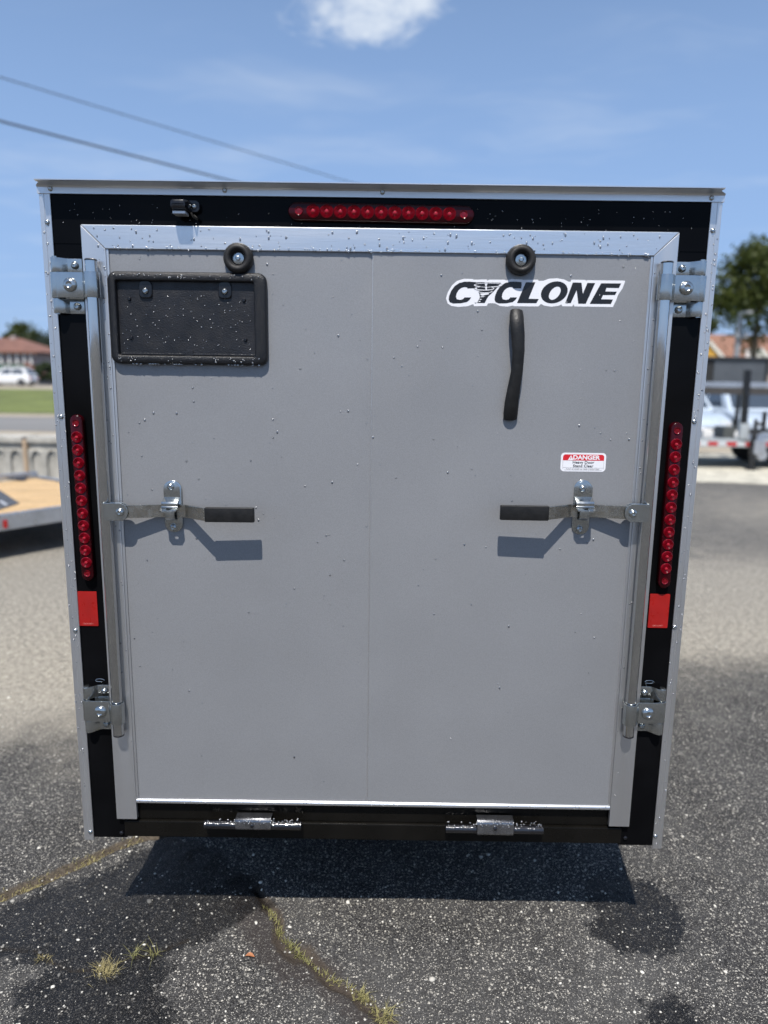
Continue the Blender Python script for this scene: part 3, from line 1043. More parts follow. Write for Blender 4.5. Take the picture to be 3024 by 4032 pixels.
me = flat_poly('exclamation_mark', [(tx0 - .0011, zh(.22)), (tx0 + .0011, zh(.22)), (tx0 + .0005, zh(.33)), (tx0 - .0005, zh(.33))], YL - 0.0006); me.materials.append(red_v)
inst('exclamation_mark', me, DL, (0, 0, 0)).location = -OFF[T]
for body, fz, sz, sx, bold in (('Heavy Door', .510, .200, 1.15, .003), ('Stand Clear', .700, .200, 1.15, .003), ('Failure to comply can result in serious injury', .865, .090, 1.08, .0)):
    me = text_mesh('label_line', body, hL * sz, hL * bold, sx); me.materials.append(black_v)
    inst('label_line', me, DL, (cxm, YL - 0.0004, zh(fz)))
b = MB()
b.box(cxm - wL * .45, cxm + wL * .45, YL - 0.0004, YL - 0.0001, zh(.800), zh(.788))
b.box(cxm - wL * .456, cxm - wL * .450, YL - 0.0004, YL - 0.0001, zh(.86), zh(.42))
b.box(cxm + wL * .450, cxm + wL * .456, YL - 0.0004, YL - 0.0001, zh(.86), zh(.42))
b.box(cxm - wL * .42, cxm + wL * .42, YL - 0.0004, YL - 0.0001, zh(.925), zh(.915))
ob('label_rule', b, grey_v, DL, 0, 0)

# --- name decal: black slanted capitals on a white cut-out, the second letter turning into a whirlwind
SC = 760 / 1659.0


def dec(p):
    return P(1740 + p[0] * SC, 1060 + p[1] * SC, YL)


back = [(35, 250), (50, 200), (85, 140), (130, 100), (190, 82), (260, 84), (275, 90), (385, 88), (392, 100), (405, 90), (540, 90), (550, 97), (600, 84), (690, 88), (700, 92), (825, 90), (832, 100), (870, 100), (920, 82), (990, 78), (1050, 88), (1090, 108), (1105, 108), (1114, 90), (1232, 92), (1240, 100), (1250, 94), (1360, 96), (1570, 98), (1574, 108), (1552, 165), (1535, 190), (1515, 220), (1500, 262), (1470, 325), (1140, 320), (1130, 302), (1120, 320), (1035, 318), (1028, 303), (1000, 315), (940, 323), (880, 313), (850, 298), (830, 320), (617, 318), (612, 312), (560, 322), (500, 316), (460, 296), (440, 292), (397, 294), (385, 316), (277, 318), (270, 300), (220, 318), (140, 324), (80, 315), (50, 295)]
Cs = [(290, 111), (240, 107), (195, 107), (150, 118), (110, 145), (80, 185), (62, 230), (58, 262), (68, 284), (95, 294), (160, 293), (215, 282), (238, 263), (252, 242), (195, 242), (180, 258), (155, 264), (130, 258), (121, 238), (127, 207), (143, 180), (165, 162), (190, 154), (213, 155), (221, 165), (288, 164), (291, 140)]
Ys = [(288, 113), (366, 111), (377, 163), (396, 113), (508, 117), (472, 160), (445, 190), (402, 230), (385, 255), (368, 290), (302, 290), (326, 245), (322, 210), (308, 185), (297, 150)]
Ls = [(722, 112), (803, 112), (745, 254), (832, 256), (812, 292), (645, 291)]
Ns = [(1125, 114), (1200, 116), (1211, 212), (1250, 118), (1317, 119), (1236, 297), (1172, 296), (1158, 180), (1107, 292), (1060, 291)]
Es = [(1368, 121), (1540, 122), (1521, 162), (1414, 160), (1405, 191), (1503, 193), (1488, 222), (1385, 222), (1368, 258), (1470, 260), (1452, 299), (1270, 298)]
b = MB()
b.prism_y([dec(p) for p in back], YD - 0.0012, YL)
ND = ob('name_decal', b, white_v, T, 0, 0)


def letter(nm, poly, m, y, par):
    me = flat_poly(nm, [dec(p) for p in poly], y)
    me.materials.append(m)
    o = inst(nm, me, par, (0, 0, 0))
    o.location = -OFF[T]
    return o


for poly in (Cs, Ys, [(x + 394, y) for x, y in Cs], Ls, Ns, Es):
    letter('letter', poly, black_v, YL - 0.0003 - 0.00004 * (poly is Ys), ND)


def ell(cx, cy, a, b_, k, n=36, t0=0, t1=360):
    return [(cx + a * math.cos(R(t0 + (t1 - t0) * i / n)) - k * b_ * math.sin(R(t0 + (t1 - t0) * i / n)), cy + b_ * math.sin(R(t0 + (t1 - t0) * i / n))) for i in range(n + (t1 - t0 < 360))]


eo, ei = ell(966, 199, 113, 95, .24), ell(970, 206, 45, 57, .42)
v = [(*dec(p)[:1], YL - 0.0003, dec(p)[1]) for p in eo + ei]
me = rawmesh('letter', v, [(i, (i + 1) % 36, 36 + (i + 1) % 36, 36 + i) for i in range(36)])
me.materials.append(black_v)
inst('letter', me, ND, (0, 0, 0)).location = -OFF[T]
for (cx_, cy_, a, b_, w, m_, lv) in ((397, 137, 124, 23, 10, black_v, 1), (397, 137, 121, 20, 9, white_v, 2), (365, 166, 88, 20, 9, black_v, 1), (365, 166, 85, 17, 8, white_v, 2), (372, 190, 62, 15, 6, white_v, 2)):
    o1, i1 = ell(cx_, cy_, a, b_, 0.05), ell(cx_, cy_ - 1.5, a - w, b_ - w * .62, 0.05)
    v = [(dec(p)[0], YL - 0.0003 - 0.0001 * lv, dec(p)[1]) for p in o1 + i1]
    rg = range(-2, 21) if cy_ > 180 else range(36)
    fs = [(i % 36, (i + 1) % 36, 36 + (i + 1) % 36, 36 + i % 36) for i in rg]
    me = rawmesh('whirl_ring', v, fs)
    me.materials.append(m_)
    inst('whirl_ring', me, ND, (0, 0, 0)).location = -OFF[T]
for poly in ([(330, 208), (405, 205), (402, 216), (370, 222), (352, 228), (332, 222)], [(322, 240), (345, 232), (372, 236), (350, 240)], [(318, 262), (332, 255), (345, 258), (330, 264)], [(312, 280), (322, 272), (334, 275), (322, 283)], [(372, 150), (388, 150), (386, 178), (374, 178)]):
    letter('whirl_streak', poly, white_v, YL - 0.00055, ND)

# --- rubber pull strap
pts = []
for dxp, dyp, y in ((1116, 672, -0.012), (1116, 684, -0.022), (1117, 700, -0.029), (1119, 725, -0.032), (1120, 760, -0.032), (1117, 800, -0.030), (1110, 838, -0.026), (1105, 870, -0.021), (1103, 893, -0.016), (1102, 905, -0.010)):
    x, z = P(dxp * 1.8228, dyp * 1.8228, y)
    pts.append((x, y, z))
b = MB()
b.tube(pts, [0.0150, 0.0168, 0.0165, 0.0160, 0.0146, 0.0142, 0.0155, 0.0170, 0.0178, 0.0165], 20, 0.55, (0, -1, 0))
gh = ob('pull_strap', b, rubber, T, 0, 70)
for i in (1, 8):
    c = Vector(pts[i])
    b = MB(); b.loft([[(c.x + x, y, c.z + z) for x, z in rrect(-.013, .013, -.016, .016, .008)] for y in (YD - 0.0014, c.y + 0.004)])
    ob('strap_end', b, rubber, gh)

# --- ramp hinges on the crossmember
S5 = lambda p: (250 + p[0] * .6028, 2600 + p[1] * .6028)
S7 = lambda p: (1700 + p[0] * .6329, 2600 + p[1] * .6329)
for f, tub, pl, sc_ in ((S5, ((920, 1073), (1555, 1078)), (1120, 1355, 1037, 1112), (1232, 1080)), (S7, ((85, 1048), (692, 1052)), (285, 508, 1002, 1092), (395, 1047))):
    yh = -0.017
    a = P(*f(tub[0]), yh); c = P(*f(tub[1]), yh)
    zc_ = (a[1] + c[1]) / 2
    p0 = P(*f((pl[0], pl[2])), -0.028); p1 = P(*f((pl[1], pl[3])), -0.028)
    b = MB(); b.lathe_x(yh, zc_, [(0.0105, a[0]), (0.0115, a[0] + .001), (0.0115, p0[0] - 0.0012), (0.0105, p0[0] - 0.0004)], 20)
    H = ob('ramp_hinge', b, blackwet, T, 0, 40)
    b = MB(); b.lathe_x(yh, zc_, [(0.0105, p1[0] + .0004), (0.0115, p1[0] + .0012), (0.0115, c[0] - .001), (0.0105, c[0])], 20)
    ob('hinge_barrel', b, blackwet, H, 0, 40)
    b = MB()
    zt2, zb2 = p0[1], p1[1]
    b.strip([(0.004, zt2 - 0.001), (yh, zt2), (-0.027, zt2 - 0.004), (-0.0295, zt2 - 0.010), (-0.0295, zb2 + 0.006), (-0.026, zb2), (-0.010, zb2 - 0.003)], 0.004, p0[0], p1[0], 'yz', 1)
    ob('hinge_leaf', b, wetsteel, H, 0.001, 50)
    b = MB(); b.box(a[0] + 0.004, c[0] - 0.004, -0.0045, YB - 0.0045, zc_ - 0.019, zc_ - 0.008)
    ob('weld_plate', b, blackwet, H, 0.001)
    x, z = P(*f(sc_), -0.030)
    b = MB(); b.lathe_y(x, z, [(0.0052, -0.0296), (0.005, -0.0330), (0.0028, -0.0345)], 12)
    ob('grease_nipple', b, blackwet, H)


# --- lock rods with brackets and cam handles
def mirror(s, x):
    return s * x


bh = MB(); bh.lathe_y(0, 0, [(0.0165, 0), (0.0160, -0.0022), (0.0140, -0.0050), (0.0105, -0.0070), (0.0075, -0.0078), (0.0070, -0.0070), (0.002, -0.0068)], 28)
bigbolt = bh.mesh('carriage_bolt', smooth=60); bigbolt.materials.append(zinc)
CONF = {1: dict(rod_top=(352, 1020), rod_bot=(473, 2893), br=((275, 1121), (395, 2803)), S=S3,
                lug=(365, 492, 700, 815), lbolt=(452, 757), hasp=(735, 866, 550, 886), hs=((783, 590), (800, 856)), flap=(728, 838), bend=(868, 1006), grip=(1006, 1328)),
        -1: dict(rod_top=(2629, 1030), rod_bot=(2472, 2897), br=((2703, 1134), (2551, 2810)), S=S4,
                 lug=(1243, 1112, 572, 690), lbolt=(1147, 632), hasp=(880, 745, 415, 768), hs=((820, 470), (800, 736)), flap=(884, 764), bend=(745, 597), grip=(597, 280))}
YR = -0.030
for s, cf in CONF.items():
    xr = (P(*cf['rod_top'], YR)[0] + P(*cf['rod_bot'], YR)[0]) / 2
    zr1, zr0 = P(*cf['rod_top'], YR)[1], P(*cf['rod_bot'], YR)[1]
    b = MB(); b.lathe_z(xr, YR, [(0.0128, zr0), (0.0137, zr0 + 0.002), (0.0137, zr1 - 0.004)], 32)
    rod = ob('lock_rod', b, zincr, T, 0, 40)
    b = MB(); b.lathe_z(xr, YR, [(0.0141, zr1 - 0.0038), (0.0143, zr1 - 0.001), (0.0120, zr1 + 0.0006)], 28)
    ob('rod_cap', b, plastic3, rod)
    b = MB(); b.lathe_z(xr, YR, [(0.0135, zr0 - 0.0015), (0.0141, zr0 - 0.001), (0.0141, zr0 + 0.0018)], 28)
    ob('rod_cap', b, plastic3, rod)
    for (bp, up) in zip(cf['br'], (1, 0)):
        ox, oz = P(*bp, -0.028)
        # base leaf with rounded free corners, stepping out to the knuckle
        X = lambda d: ox + s * d
        b = MB()
        kc, kr = -0.0385, 0.0098
        yk = -0.0125
        path = [(X(0.020), 0.0), (X(-0.008), 0.0), (X(-0.014), -0.0015), (X(-0.020), -0.0075), (X(-0.027), -0.0165)]
        path += [(X(kc + (kr) * math.cos(R(a))), yk - kr * math.sin(R(a))) for a in range(40, 250, 18)]
        b.strip(path, 0.0028, oz - 0.064, oz - 0.0305, 'xy', -s)
        b.strip(path, 0.0028, oz + 0.0305, oz + 0.063, 'xy', -s)
        b.strip(path[:4], 0.0028, oz - 0.0304, oz + 0.0304, 'xy', -s)
        br_ = ob('rod_bracket', b, zinc, T, 0.0009, 50)
        b = MB(); b.lathe_z(X(kc), yk, [(0.0066, oz - 0.066), (0.0066, oz + 0.066)], 14)
        ob('hinge_pin', b, zinc, br_)
        # middle strap wraps the pin and the rod
        dr = s * (xr - ox)
        rr = 0.0150
        pth = [(X(kc + kr * math.cos(R(a))), yk - kr * math.sin(R(a))) for a in range(200, 55, -18)]
        pth += [(X(-0.028), -0.0225), (X(-0.022), -0.0240), (X(dr - 0.0235), -0.0240), (X(dr - 0.018), -0.0290)]
        pth += [(X(dr + rr * math.cos(R(a))), YR - rr * math.sin(R(a))) for a in range(150, -60, -15)]
        b = MB(); b.strip(pth, 0.0028, oz - 0.0290, oz + 0.0290, 'xy', -s)
        ob('strap', b, zinc, br_, 0.0007, 50)
        inst('carriage_bolt', bigbolt, br_, (ox, -0.0266, oz), (0, random.random() * 6, 0))
        for zz in (0.047, -0.047):
            inst('bolt_head', scr_b, br_, (X(0.004), -0.0026, oz + zz), (0, random.random() * 6, 0), (1.12, 1.1, 1.12))
        if not up:
            b = MB(); b.tube([(X(-0.006 + 0.012 * math.cos(R(a))), -0.004, oz + 0.078 + 0.004 * math.sin(R(a))) for a in range(0, 331, 30)] + [(X(0.0), -0.004, oz + 0.065)], 0.0008, 6)
            ob('wire_loop', b, zinc, br_)
    # cam handle
    f = cf['S']
    yl = -0.0475
    lx_a = P(*f((cf['lug'][0], cf['lug'][2])), yl)
    lz_b = P(*f((cf['lug'][0], cf['lug'][3])), yl)[1]
    lb = P(*f(cf['lbolt']), yl)
    zc_ = lb[1]
    hh = (lx_a[1] - lz_b) / 2
    b = MB()
    for yy in (yl, yl + 0.0125):
        pts = [(xr, zc_ - hh), (xr, zc_ + hh)] + [(lb[0] + s * hh * .86 * math.cos(R(a)), zc_ + hh * math.sin(R(a))) for a in range(90, -91, -15)]
        b.prism_y(pts, yy, yy + 0.0035)
    lug = ob('rod_lug', b, zinc, rod, 0.0008)
    inst('bolt_head', scr_b, rod, (lb[0], yl - 0.0002, lb[1]), (0, 0.4, 0), (1.3, 1.2, 1.3))
    x_b0 = lb[0] - s * 0.010
    x_h = P(*f((sum(cf['hasp'][:2]) / 2, 757 if s > 0 else 632)), -0.022)[0]
    x_b1 = P(*f((cf['bend'][0], 757)), -0.024)[0]
    x_g0 = P(*f((cf['grip'][0], 780 if s > 0 else 665)), -0.066)[0]
    x_g1 = P(*f((cf['grip'][1], 780 if s > 0 else 665)), -0.064)[0]
    bar_h = 0.0162
    path = [(x_b0, -0.0410), (lb[0] + s * 0.02, -0.0395), (x_h - s * 0.03, -0.0240), (x_b1 - s * .006, -0.0230), (x_b1 + s * .004, -0.0245), (x_g0 - s * 0.004, -0.0630), (x_g0 + s * .008, -0.0665), (x_g1 - s * .006, -0.0640)]
    b = MB(); b.strip(path, 0.0050, zc_ - bar_h, zc_ + bar_h, 'xy', s)
    hb = ob('cam_handle', b, zinc2, T, 0.0007, 20)
    b = MB()
    n_ = 5
    gl = []
    for i, q in enumerate((0, 0.02, 0.98, 1)):
        xx = x_g0 + (x_g1 - x_g0) * q
        yy = -0.0665 + 0.0025 * q + 0.0025
        e = 0.0012 if i in (0, 3) else 0
        gl.append([(xx, yy + y, zc_ + z) for y, z in rrect(-0.0058 + e, 0.0058 - e, -0.0182 + e, 0.0182 - e, 0.0025, 3)])
    b.loft(gl)
    ob('grip', b, rubber, hb, 0, 22)
    # hasp that catches the handle
    hx0, hz1 = P(*f((cf['hasp'][0], cf['hasp'][2])), YD - .003)
    hx1, hz0 = P(*f((cf['hasp'][1], cf['hasp'][3])), YD - .003)
    hx0, hx1 = min(hx0, hx1), max(hx0, hx1)
    rr = (hx1 - hx0) / 2 * 0.96
    b = MB(); b.loft([[(x, y, z) for x, z in rrect(hx0 + e, hx1 - e, hz0 + e, hz1 - e, rr, 8)] for y, e in ((YD - 0.0012, 0), (YD - 0.0045, 0), (YD - 0.0052, .0008))])
    hs_ = ob('hasp', b, zinc, T, 0, 40)
    fx0, fx1 = sorted((P(*f((cf['flap'][0], 620)), -0.02)[0], P(*f((cf['flap'][1], 620)), -0.02)[0]))
    ztop = hz1 - 0.0035
    zlug = zc_ + bar_h
    yfa = YD - 0.0055
    xm_, hwf = (fx0 + fx1) / 2, (fx1 - fx0) / 2 * .97
    b = MB()
    poly = [(xm_ - hwf, zlug + 0.0150), (xm_ + hwf, zlug + 0.0150)] + [(xm_ + hwf * math.cos(R(a)), ztop - hwf * .8 + hwf * .8 * math.sin(R(a))) for a in range(0, 181, 15)]
    b.prism_y(poly, yfa - 0.003, yfa)
    b.strip([(yfa - 0.001, zlug + 0.0152), (-0.0240, zlug + 0.0080), (-0.0320, zlug + 0.0060), (-0.0325, zlug + 0.0040), (-0.0325, zlug - 0.0030), (-0.0345, zlug - 0.0065)], 0.003, xm_ - hwf, xm_ + hwf, 'yz', -1)
    ob('hasp_flap', b, zinc, hs_, 0.0008, 40)
    # lip with a slot
    za, zb3 = zlug - 0.0060, zlug - 0.0120
    def lp(u, w, dz):
        return (xm_ + u, -0.0335 - w, za + (zb3 - za) * w / 0.026 + dz)
    outer = [(-hwf, 0), (hwf, 0), (hwf * .98, 0.018), (hwf * .62, 0.024), (-hwf * .62, 0.024), (-hwf * .98, 0.018)]
    inner = [(-.0065, .002), (.0065, .002), (.0065, .009), (.0035, .017), (-.0035, .017), (-.0065, .009)]
    b = MB()
    b.loft([[lp(*p, 0) for p in outer], [lp(*p, 0) for p in inner], [lp(*p, -.003) for p in inner], [lp(*p, -.003) for p in outer], [lp(*p, 0) for p in outer]], False, False)
    ob('hasp_lip', b, zinc, hs_, 0, 30)
    b = MB()
    b.strip([(-0.0270, zlug - 0.010), (-0.0315, zlug - 0.013), (-0.0320, zlug - 0.020), (-0.0310, zlug - 0.032), (-0.024, zlug - 0.037), (YD - 0.0048, zlug - 0.039)], 0.003, xm_ - hwf * .55, xm_ + hwf * .55, 'yz', -1)
    ob('staple', b, zinc, hs_, 0.0008, 50)
    for q, yv in zip(cf['hs'], (yfa - 0.0030, YD - 0.0052)):
        x, z = P(*f(q), yv)
        inst('bolt_head', scr_b, hs_, (x, yv + .0002, z), (0, random.random() * 6, 0), (1.15, 1, 1.15))

# --- beads of water left by rain on the whole rear face
dv, df = [], []


def drop(x, y, z, r, st=1.0):
    b0 = len(dv)
    n = 8
    r *= 1.25
    for k, (rr_, h) in enumerate(((1.0, 0.0), (0.86, 0.34), (0.50, 0.60))):
        for i in range(n):
            a = 2 * math.pi * i / n
            zz = math.sin(a) * rr_ * st
            if zz > 0 and st > 1.2:
                zz *= 1.5
            dv.append((x + r * rr_ * math.cos(a) * (1.0 if st < 1.2 else (0.8 if math.sin(a) > 0.3 else 1)), y - r * h, z + r * zz))
    dv.append((x, y - r * 0.68, z - r * 0.15))
    for k in range(2):
        for i in range(n):
            j = (i + 1) % n
            df.append((b0 + k * n + i, b0 + k * n + j, b0 + (k + 1) * n + j, b0 + (k + 1) * n + i))
    for i in range(n):
        df.append((b0 + 2 * n + i, b0 + 2 * n + (i + 1) % n, b0 + 3 * n))
    df.append(tuple(reversed([b0 + i for i in range(n)])))


rd = random.Random(5)
zsp = ZT - ZB
def rz(a, b_, pw=1.0):
    return a + (b_ - a) * (1 - (1 - rd.random()) ** pw) if pw != 1 else rd.uniform(a, b_)
for _ in range(330):                              # door panels, more towards the top
    x = rd.uniform(fl + wf + .015, fr - wf - .015)
    z = zb_ + (zti - zb_) * (rd.random() ** 0.55)
    if lx0 - .01 < x < lx1 + .01 and lz0 - .01 < z < lz1 + .01:
        continue
    drop(x, (YD - 0.0009 if x > xm else YD + 0.0009), z, rd.choice((.0008, .0010, .0012, .0016, .0021)), rd.choice((1, 1, 1.3)))
for _ in range(120):                              # top frame and hanging row under it
    drop(rd.uniform(fl + .03, fr - .03), YF, rd.uniform(zti + .002, zto - .006), rd.choice((.0010, .0014, .0019)), rd.choice((1, 1.4, 1.7)))
for _ in range(90):
    x = rd.uniform(fl + .06, fr - .06)
    drop(x, YF + 0.0005, zti + rd.uniform(-.001, .004), rd.choice((.0012, .0017, .0022)), rd.choice((1, 1.5)))
for sx in (-1, 1):
    for _ in range(75):                           # corner trims
        drop(sx * (HW - rd.uniform(.002, .025)), -0.0002, ZB + zsp * (rd.random() ** .7) * .97, rd.choice((.0010, .0014, .0018, .0024)))
    for _ in range(40):                           # door side frames
        xx = (fl + rd.uniform(.035, .053)) if sx < 0 else (fr - rd.uniform(.035, .053))
        drop(xx, YF, zfb + (zti - zfb) * rd.random() ** .6, rd.choice((.0010, .0015, .0020)))
for _ in range(110):                              # plate holder
    drop(rd.uniform(ix0 + .006, ix1 - .006), YD - 0.0045, rd.uniform(iz0 + .012, iz1 - .03), rd.choice((.0009, .0012, .0017)))
for _ in range(70):
    t_ = rd.random()
    zz = rd.choice((rd.uniform(iz1 + .004, lz1 - .006), rd.uniform(lz0 + .006, iz0 - .004)))
    drop(rd.uniform(lx0 + .012, lx1 - .012), -0.0215, zz, rd.choice((.0010, .0014, .0020)))
for _ in range(26):
    drop(rd.uniform(lx0 + .02, lx1 - .02), -0.017, lz0 + .0003, rd.choice((.0020, .0028)))
for _ in range(90):                               # black header and posts
    drop(rd.uniform(XL + .03, XR - .03), YB, rd.uniform(hd_bot + .004, hd_bot + .05), rd.choice((.0007, .0010, .0013)))
for _ in range(70):                               # bottom rail and hinges
    drop(rd.uniform(fl + wf + .01, fr - wf - .01), YD - 0.0068, zb_ - rd.uniform(.001, .009), rd.choice((.0010, .0014)))
for f, a0, a1, zz in ((S5, 925, 1550, 1046), (S7, 90, 688, 1012)):
    for _ in range(60):
        px = rd.uniform(a0, a1)
        x, z = P(*f((px, zz + rd.uniform(-8, 26))), -0.029)
        yy = -0.0295 if (1120 < px < 1355 and f is S5) or (285 < px < 508 and f is S7) else -0.0275
        drop(x, yy, z, rd.choice((.0010, .0015, .0021)))
me = rawmesh('water_drops', [Vector(v) - OFF[T] for v in dv], df, True)
me.materials.append(water)
o = bpy.data.objects.new('water_drops', me)
COL.objects.link(o)
o.parent = T
o['kind'] = 'stuff'


# ------------------------------------------------------------------ loose stones, grass in the cracks
def pebble_mat():
    m = bpy.data.materials.new('loose_stone')
    m.use_nodes = True
    t = m.node_tree
    N = NT(t)
    p = t.nodes['Principled BSDF']
    r = N.n('ShaderNodeNewGeometry').outputs['Random Per Island']
    c = N.mix(N.mapr(r, 0.0, 0.55), (0.10, 0.098, 0.092), (0.30, 0.285, 0.25))
    c = N.mix(N.mapr(r, 0.45, 0.95), c, (0.70, 0.665, 0.58))
    t.links.new(c, p.inputs['Base Color'])
    p.inputs['Roughness'].default_value = 0.8
    return m


bm = bmesh.new()
bmesh.ops.create_icosphere(bm, subdivisions=1, radius=1.0)
ico_v = np.array([v.co[:] for v in bm.verts])
ico_f = np.array([[v.index for v in f.verts] for f in bm.faces])
bm.free()


def fast_mesh(name, V, Fa, m, smooth=False):
    me = bpy.data.meshes.new(name)
    k = Fa.shape[1]
    me.vertices.add(len(V))
    me.vertices.foreach_set('co', V.astype(np.float32).ravel())
    me.loops.add(Fa.size)
    me.loops.foreach_set('vertex_index', Fa.astype(np.int32).ravel())
    me.polygons.add(len(Fa))
    me.polygons.foreach_set('loop_start', np.arange(0, Fa.size, k, dtype=np.int32))
    me.polygons.foreach_set('loop_total', np.full(len(Fa), k, dtype=np.int32))
    me.update(calc_edges=True)
    if smooth:
        me.polygons.foreach_set('use_smooth', [True] * len(me.polygons))
    me.materials.append(m)
    return me


NS = 22000
px_ = rng.uniform(-2.6, 2.8, NS)
py_ = -0.5 + 3.6 * rng.random(NS) ** 1.5
rad = 0.0011 + 0.0026 * rng.random(NS) ** 1.9
rad[:1100] = rng.uniform(0.0034, 0.0058, 1100)
rad[:40] = rng.uniform(0.006, 0.0105, 40)
jx = np.clip(np.searchsorted(gx, px_), 0, nx - 1); jy = np.clip(np.searchsorted(gy, py_), 0, ny - 1)
pz = GZ[jy, jx]
sh = rng.uniform(0.6, 1.35, (NS, 1, 3)) * np.array([1, 1, 0.62])
ang = rng.uniform(0, 6.28, NS)
V = ico_v[None] * (1 + rng.uniform(-.28, .28, (NS, len(ico_v), 1))) * sh * rad[:, None, None]
ca, sa = np.cos(ang)[:, None], np.sin(ang)[:, None]
V = np.stack([V[..., 0] * ca - V[..., 1] * sa, V[..., 0] * sa + V[..., 1] * ca, V[..., 2]], -1)
V += np.stack([px_, py_, pz + rad * 0.18], -1)[:, None]
Fa = (ico_f[None] + (np.arange(NS) * len(ico_v))[:, None, None]).reshape(-1, 3)
o = bpy.data.objects.new('gravel', fast_mesh('gravel', V.reshape(-1, 3), Fa, pebble_mat()))
COL.objects.link(o)
tag(o, 'scattered pale loose stones lying on the dark asphalt', 'gravel', kind='stuff')


def blades(name, centres, hts, m, label, cat, kind=None, lean=0.6, wid=0.0013):
    vs, fs = [], []
    for (x, y), h in zip(centres, hts):
        z = gz(x, y) - 0.002
        a = random.uniform(0, 6.283)
        L_ = random.uniform(0.2, 1.0) * lean
        dx, dy = math.cos(a) * L_, math.sin(a) * L_
        wx, wy = -math.sin(a + .5) * wid, math.cos(a + .5) * wid
        b0 = len(vs)
        for q, w in ((0, 1), (0.5, 0.85), (1, 0.1)):
            hz = h * (q - 0.35 * L_ * q * q)
            ox, oy = dx * h * q * q, dy * h * q * q
            vs += [(x + ox - wx * w, y + oy - wy * w, z + hz), (x + ox + wx * w, y + oy + wy * w, z + hz)]
        fs += [(b0, b0 + 1, b0 + 3, b0 + 2), (b0 + 2, b0 + 3, b0 + 5, b0 + 4)]
    me = fast_mesh(name, np.array(vs), np.array(fs), m)
    o = bpy.data.objects.new(name, me)
    COL.objects.link(o)
    return tag(o, label, cat, kind=kind)


def along(pts, n, spread, dens=None):
    out = []
    seg = [(b_ - a).length for a, b_ in zip(pts[:-1], pts[1:])]
    tot_ = sum(seg)
    while len(out) < n:
        d = random.random() * tot_
        if dens and random.random() > dens(d / tot_):
            continue
        for s_, a, b_ in zip(seg, pts[:-1], pts[1:]):
            if d <= s_:
                q = a.lerp(b_, d / s_)
                w_ = (mnoise.noise((q.x * 9, q.y * 9, 0)) * 0.012)
                out.append((q.x + random.gauss(0, spread) + w_, q.y + random.gauss(0, spread) + w_))
                break
            d -= s_
    return out


cl_ = lambda k, s0: (lambda t: 0.10 + 0.9 * max(0.0, mnoise.noise((t * k + s0, 3.1, 0))) * 1.6)
pA = along(crackA[:6], 520, 0.011, cl_(18, 2))
blades('crack_grass', pA, [random.uniform(.004, .016) for _ in pA], blade_y, 'dry yellow grass growing in the crack left of the trailer', 'grass', 'stuff', 1.3)
pB = along(crackB[1:10], 560, 0.0060, cl_(22, 5))
blades('crack_grass', pB, [random.uniform(.005, .019) for _ in pB], blade_g, 'short green grass in the crack running towards the camera', 'grass', 'stuff', 1.2)


def tuft(px, py, n, sp, h0, h1, m, label):
    c = gp(px, py)
    pts = [(c.x + random.gauss(0, sp), c.y + random.gauss(0, sp * .7)) for _ in range(n)]
    return blades('grass_tuft', pts, [random.uniform(h0, h1) for _ in pts], m, label, 'grass tuft', None, 2.0, 0.0009)


tuft(415, 3815, 130, 0.017, .010, .030, blade_y, 'matted dry yellow grass tuft on the wet asphalt at lower left')
tuft(529, 3766, 16, 0.005, .02, .042, blade_g, 'thin green grass tuft just right of the dry yellow tuft')
tuft(606, 3752, 14, 0.005, .02, .045, blade_g, 'thin green grass tuft beside the edge of the wet patch')
tuft(1425, 3925, 45, 0.010, .010, .028, blade_g, 'bright green grass tuft near the lower end of the crack')
tuft(1520, 4000, 70, 0.012, .012, .034, blade_g, 'green grass tuft at the bottom edge of the picture')
tuft(165, 3768, 30, 0.010, .008, .02, blade_y, 'tiny dry grass tuft at the far left of the wet patch')

c = gp(984, 3766)
lv, lf = [], []
prof_ = [(0, .0005), (.006, .005), (.013, .0072), (.020, .0055), (.026, .001)]
for i, (u, w) in enumerate(prof_):
    for k in (-1, 0, 1):
        lv.append((c.x + u - .013, c.y + k * w, gz(c.x, c.y) + 0.003 + 0.004 * abs(k) * (w / .007) + 0.003 * math.sin(u * 150)))
for i in range(4):
    for k in range(2):
        a = i * 3 + k
        lf.append((a, a + 1, a + 4, a + 3))
me = rawmesh('fallen_leaf', lv, lf, True)
me.materials.append(mat('dead_leaf', (0.42, 0.17, 0.075), 0.7, 0.0, 0.2, 60))
o = bpy.data.objects.new('fallen_leaf', me); COL.objects.link(o)
tag(o, 'small curled orange-brown dead leaf on the asphalt', 'leaf')


# ------------------------------------------------------------------ flatbed trailer on the left
A_, B_ = gp(0, 2093, 0.26), gp(240, 2055, 0.26)
u = (B_ - A_); u.z = 0; u.normalize()
v_ = Vector((-u.y, u.x, 0))
O_ = A_.copy(); O_.z = 0
FT = empty('flatbed_trailer', O_ + v_ * 1.05, 'low aluminium flatbed trailer with bare pine deck at the left edge', 'trailer')


def fb(s_, w, z):
    q = O_ + u * s_ + v_ * w
    return Vector((q.x, q.y, z))


def fbox(s0, s1, w0, w1, z0, z1, m=None):
    b = m or MB()
    return b.obox(fb((s0 + s1) / 2, (w0 + w1) / 2, (z0 + z1) / 2), u, v_, (0, 0, 1), (s1 - s0) / 2, (w1 - w0) / 2, (z1 - z0) / 2)


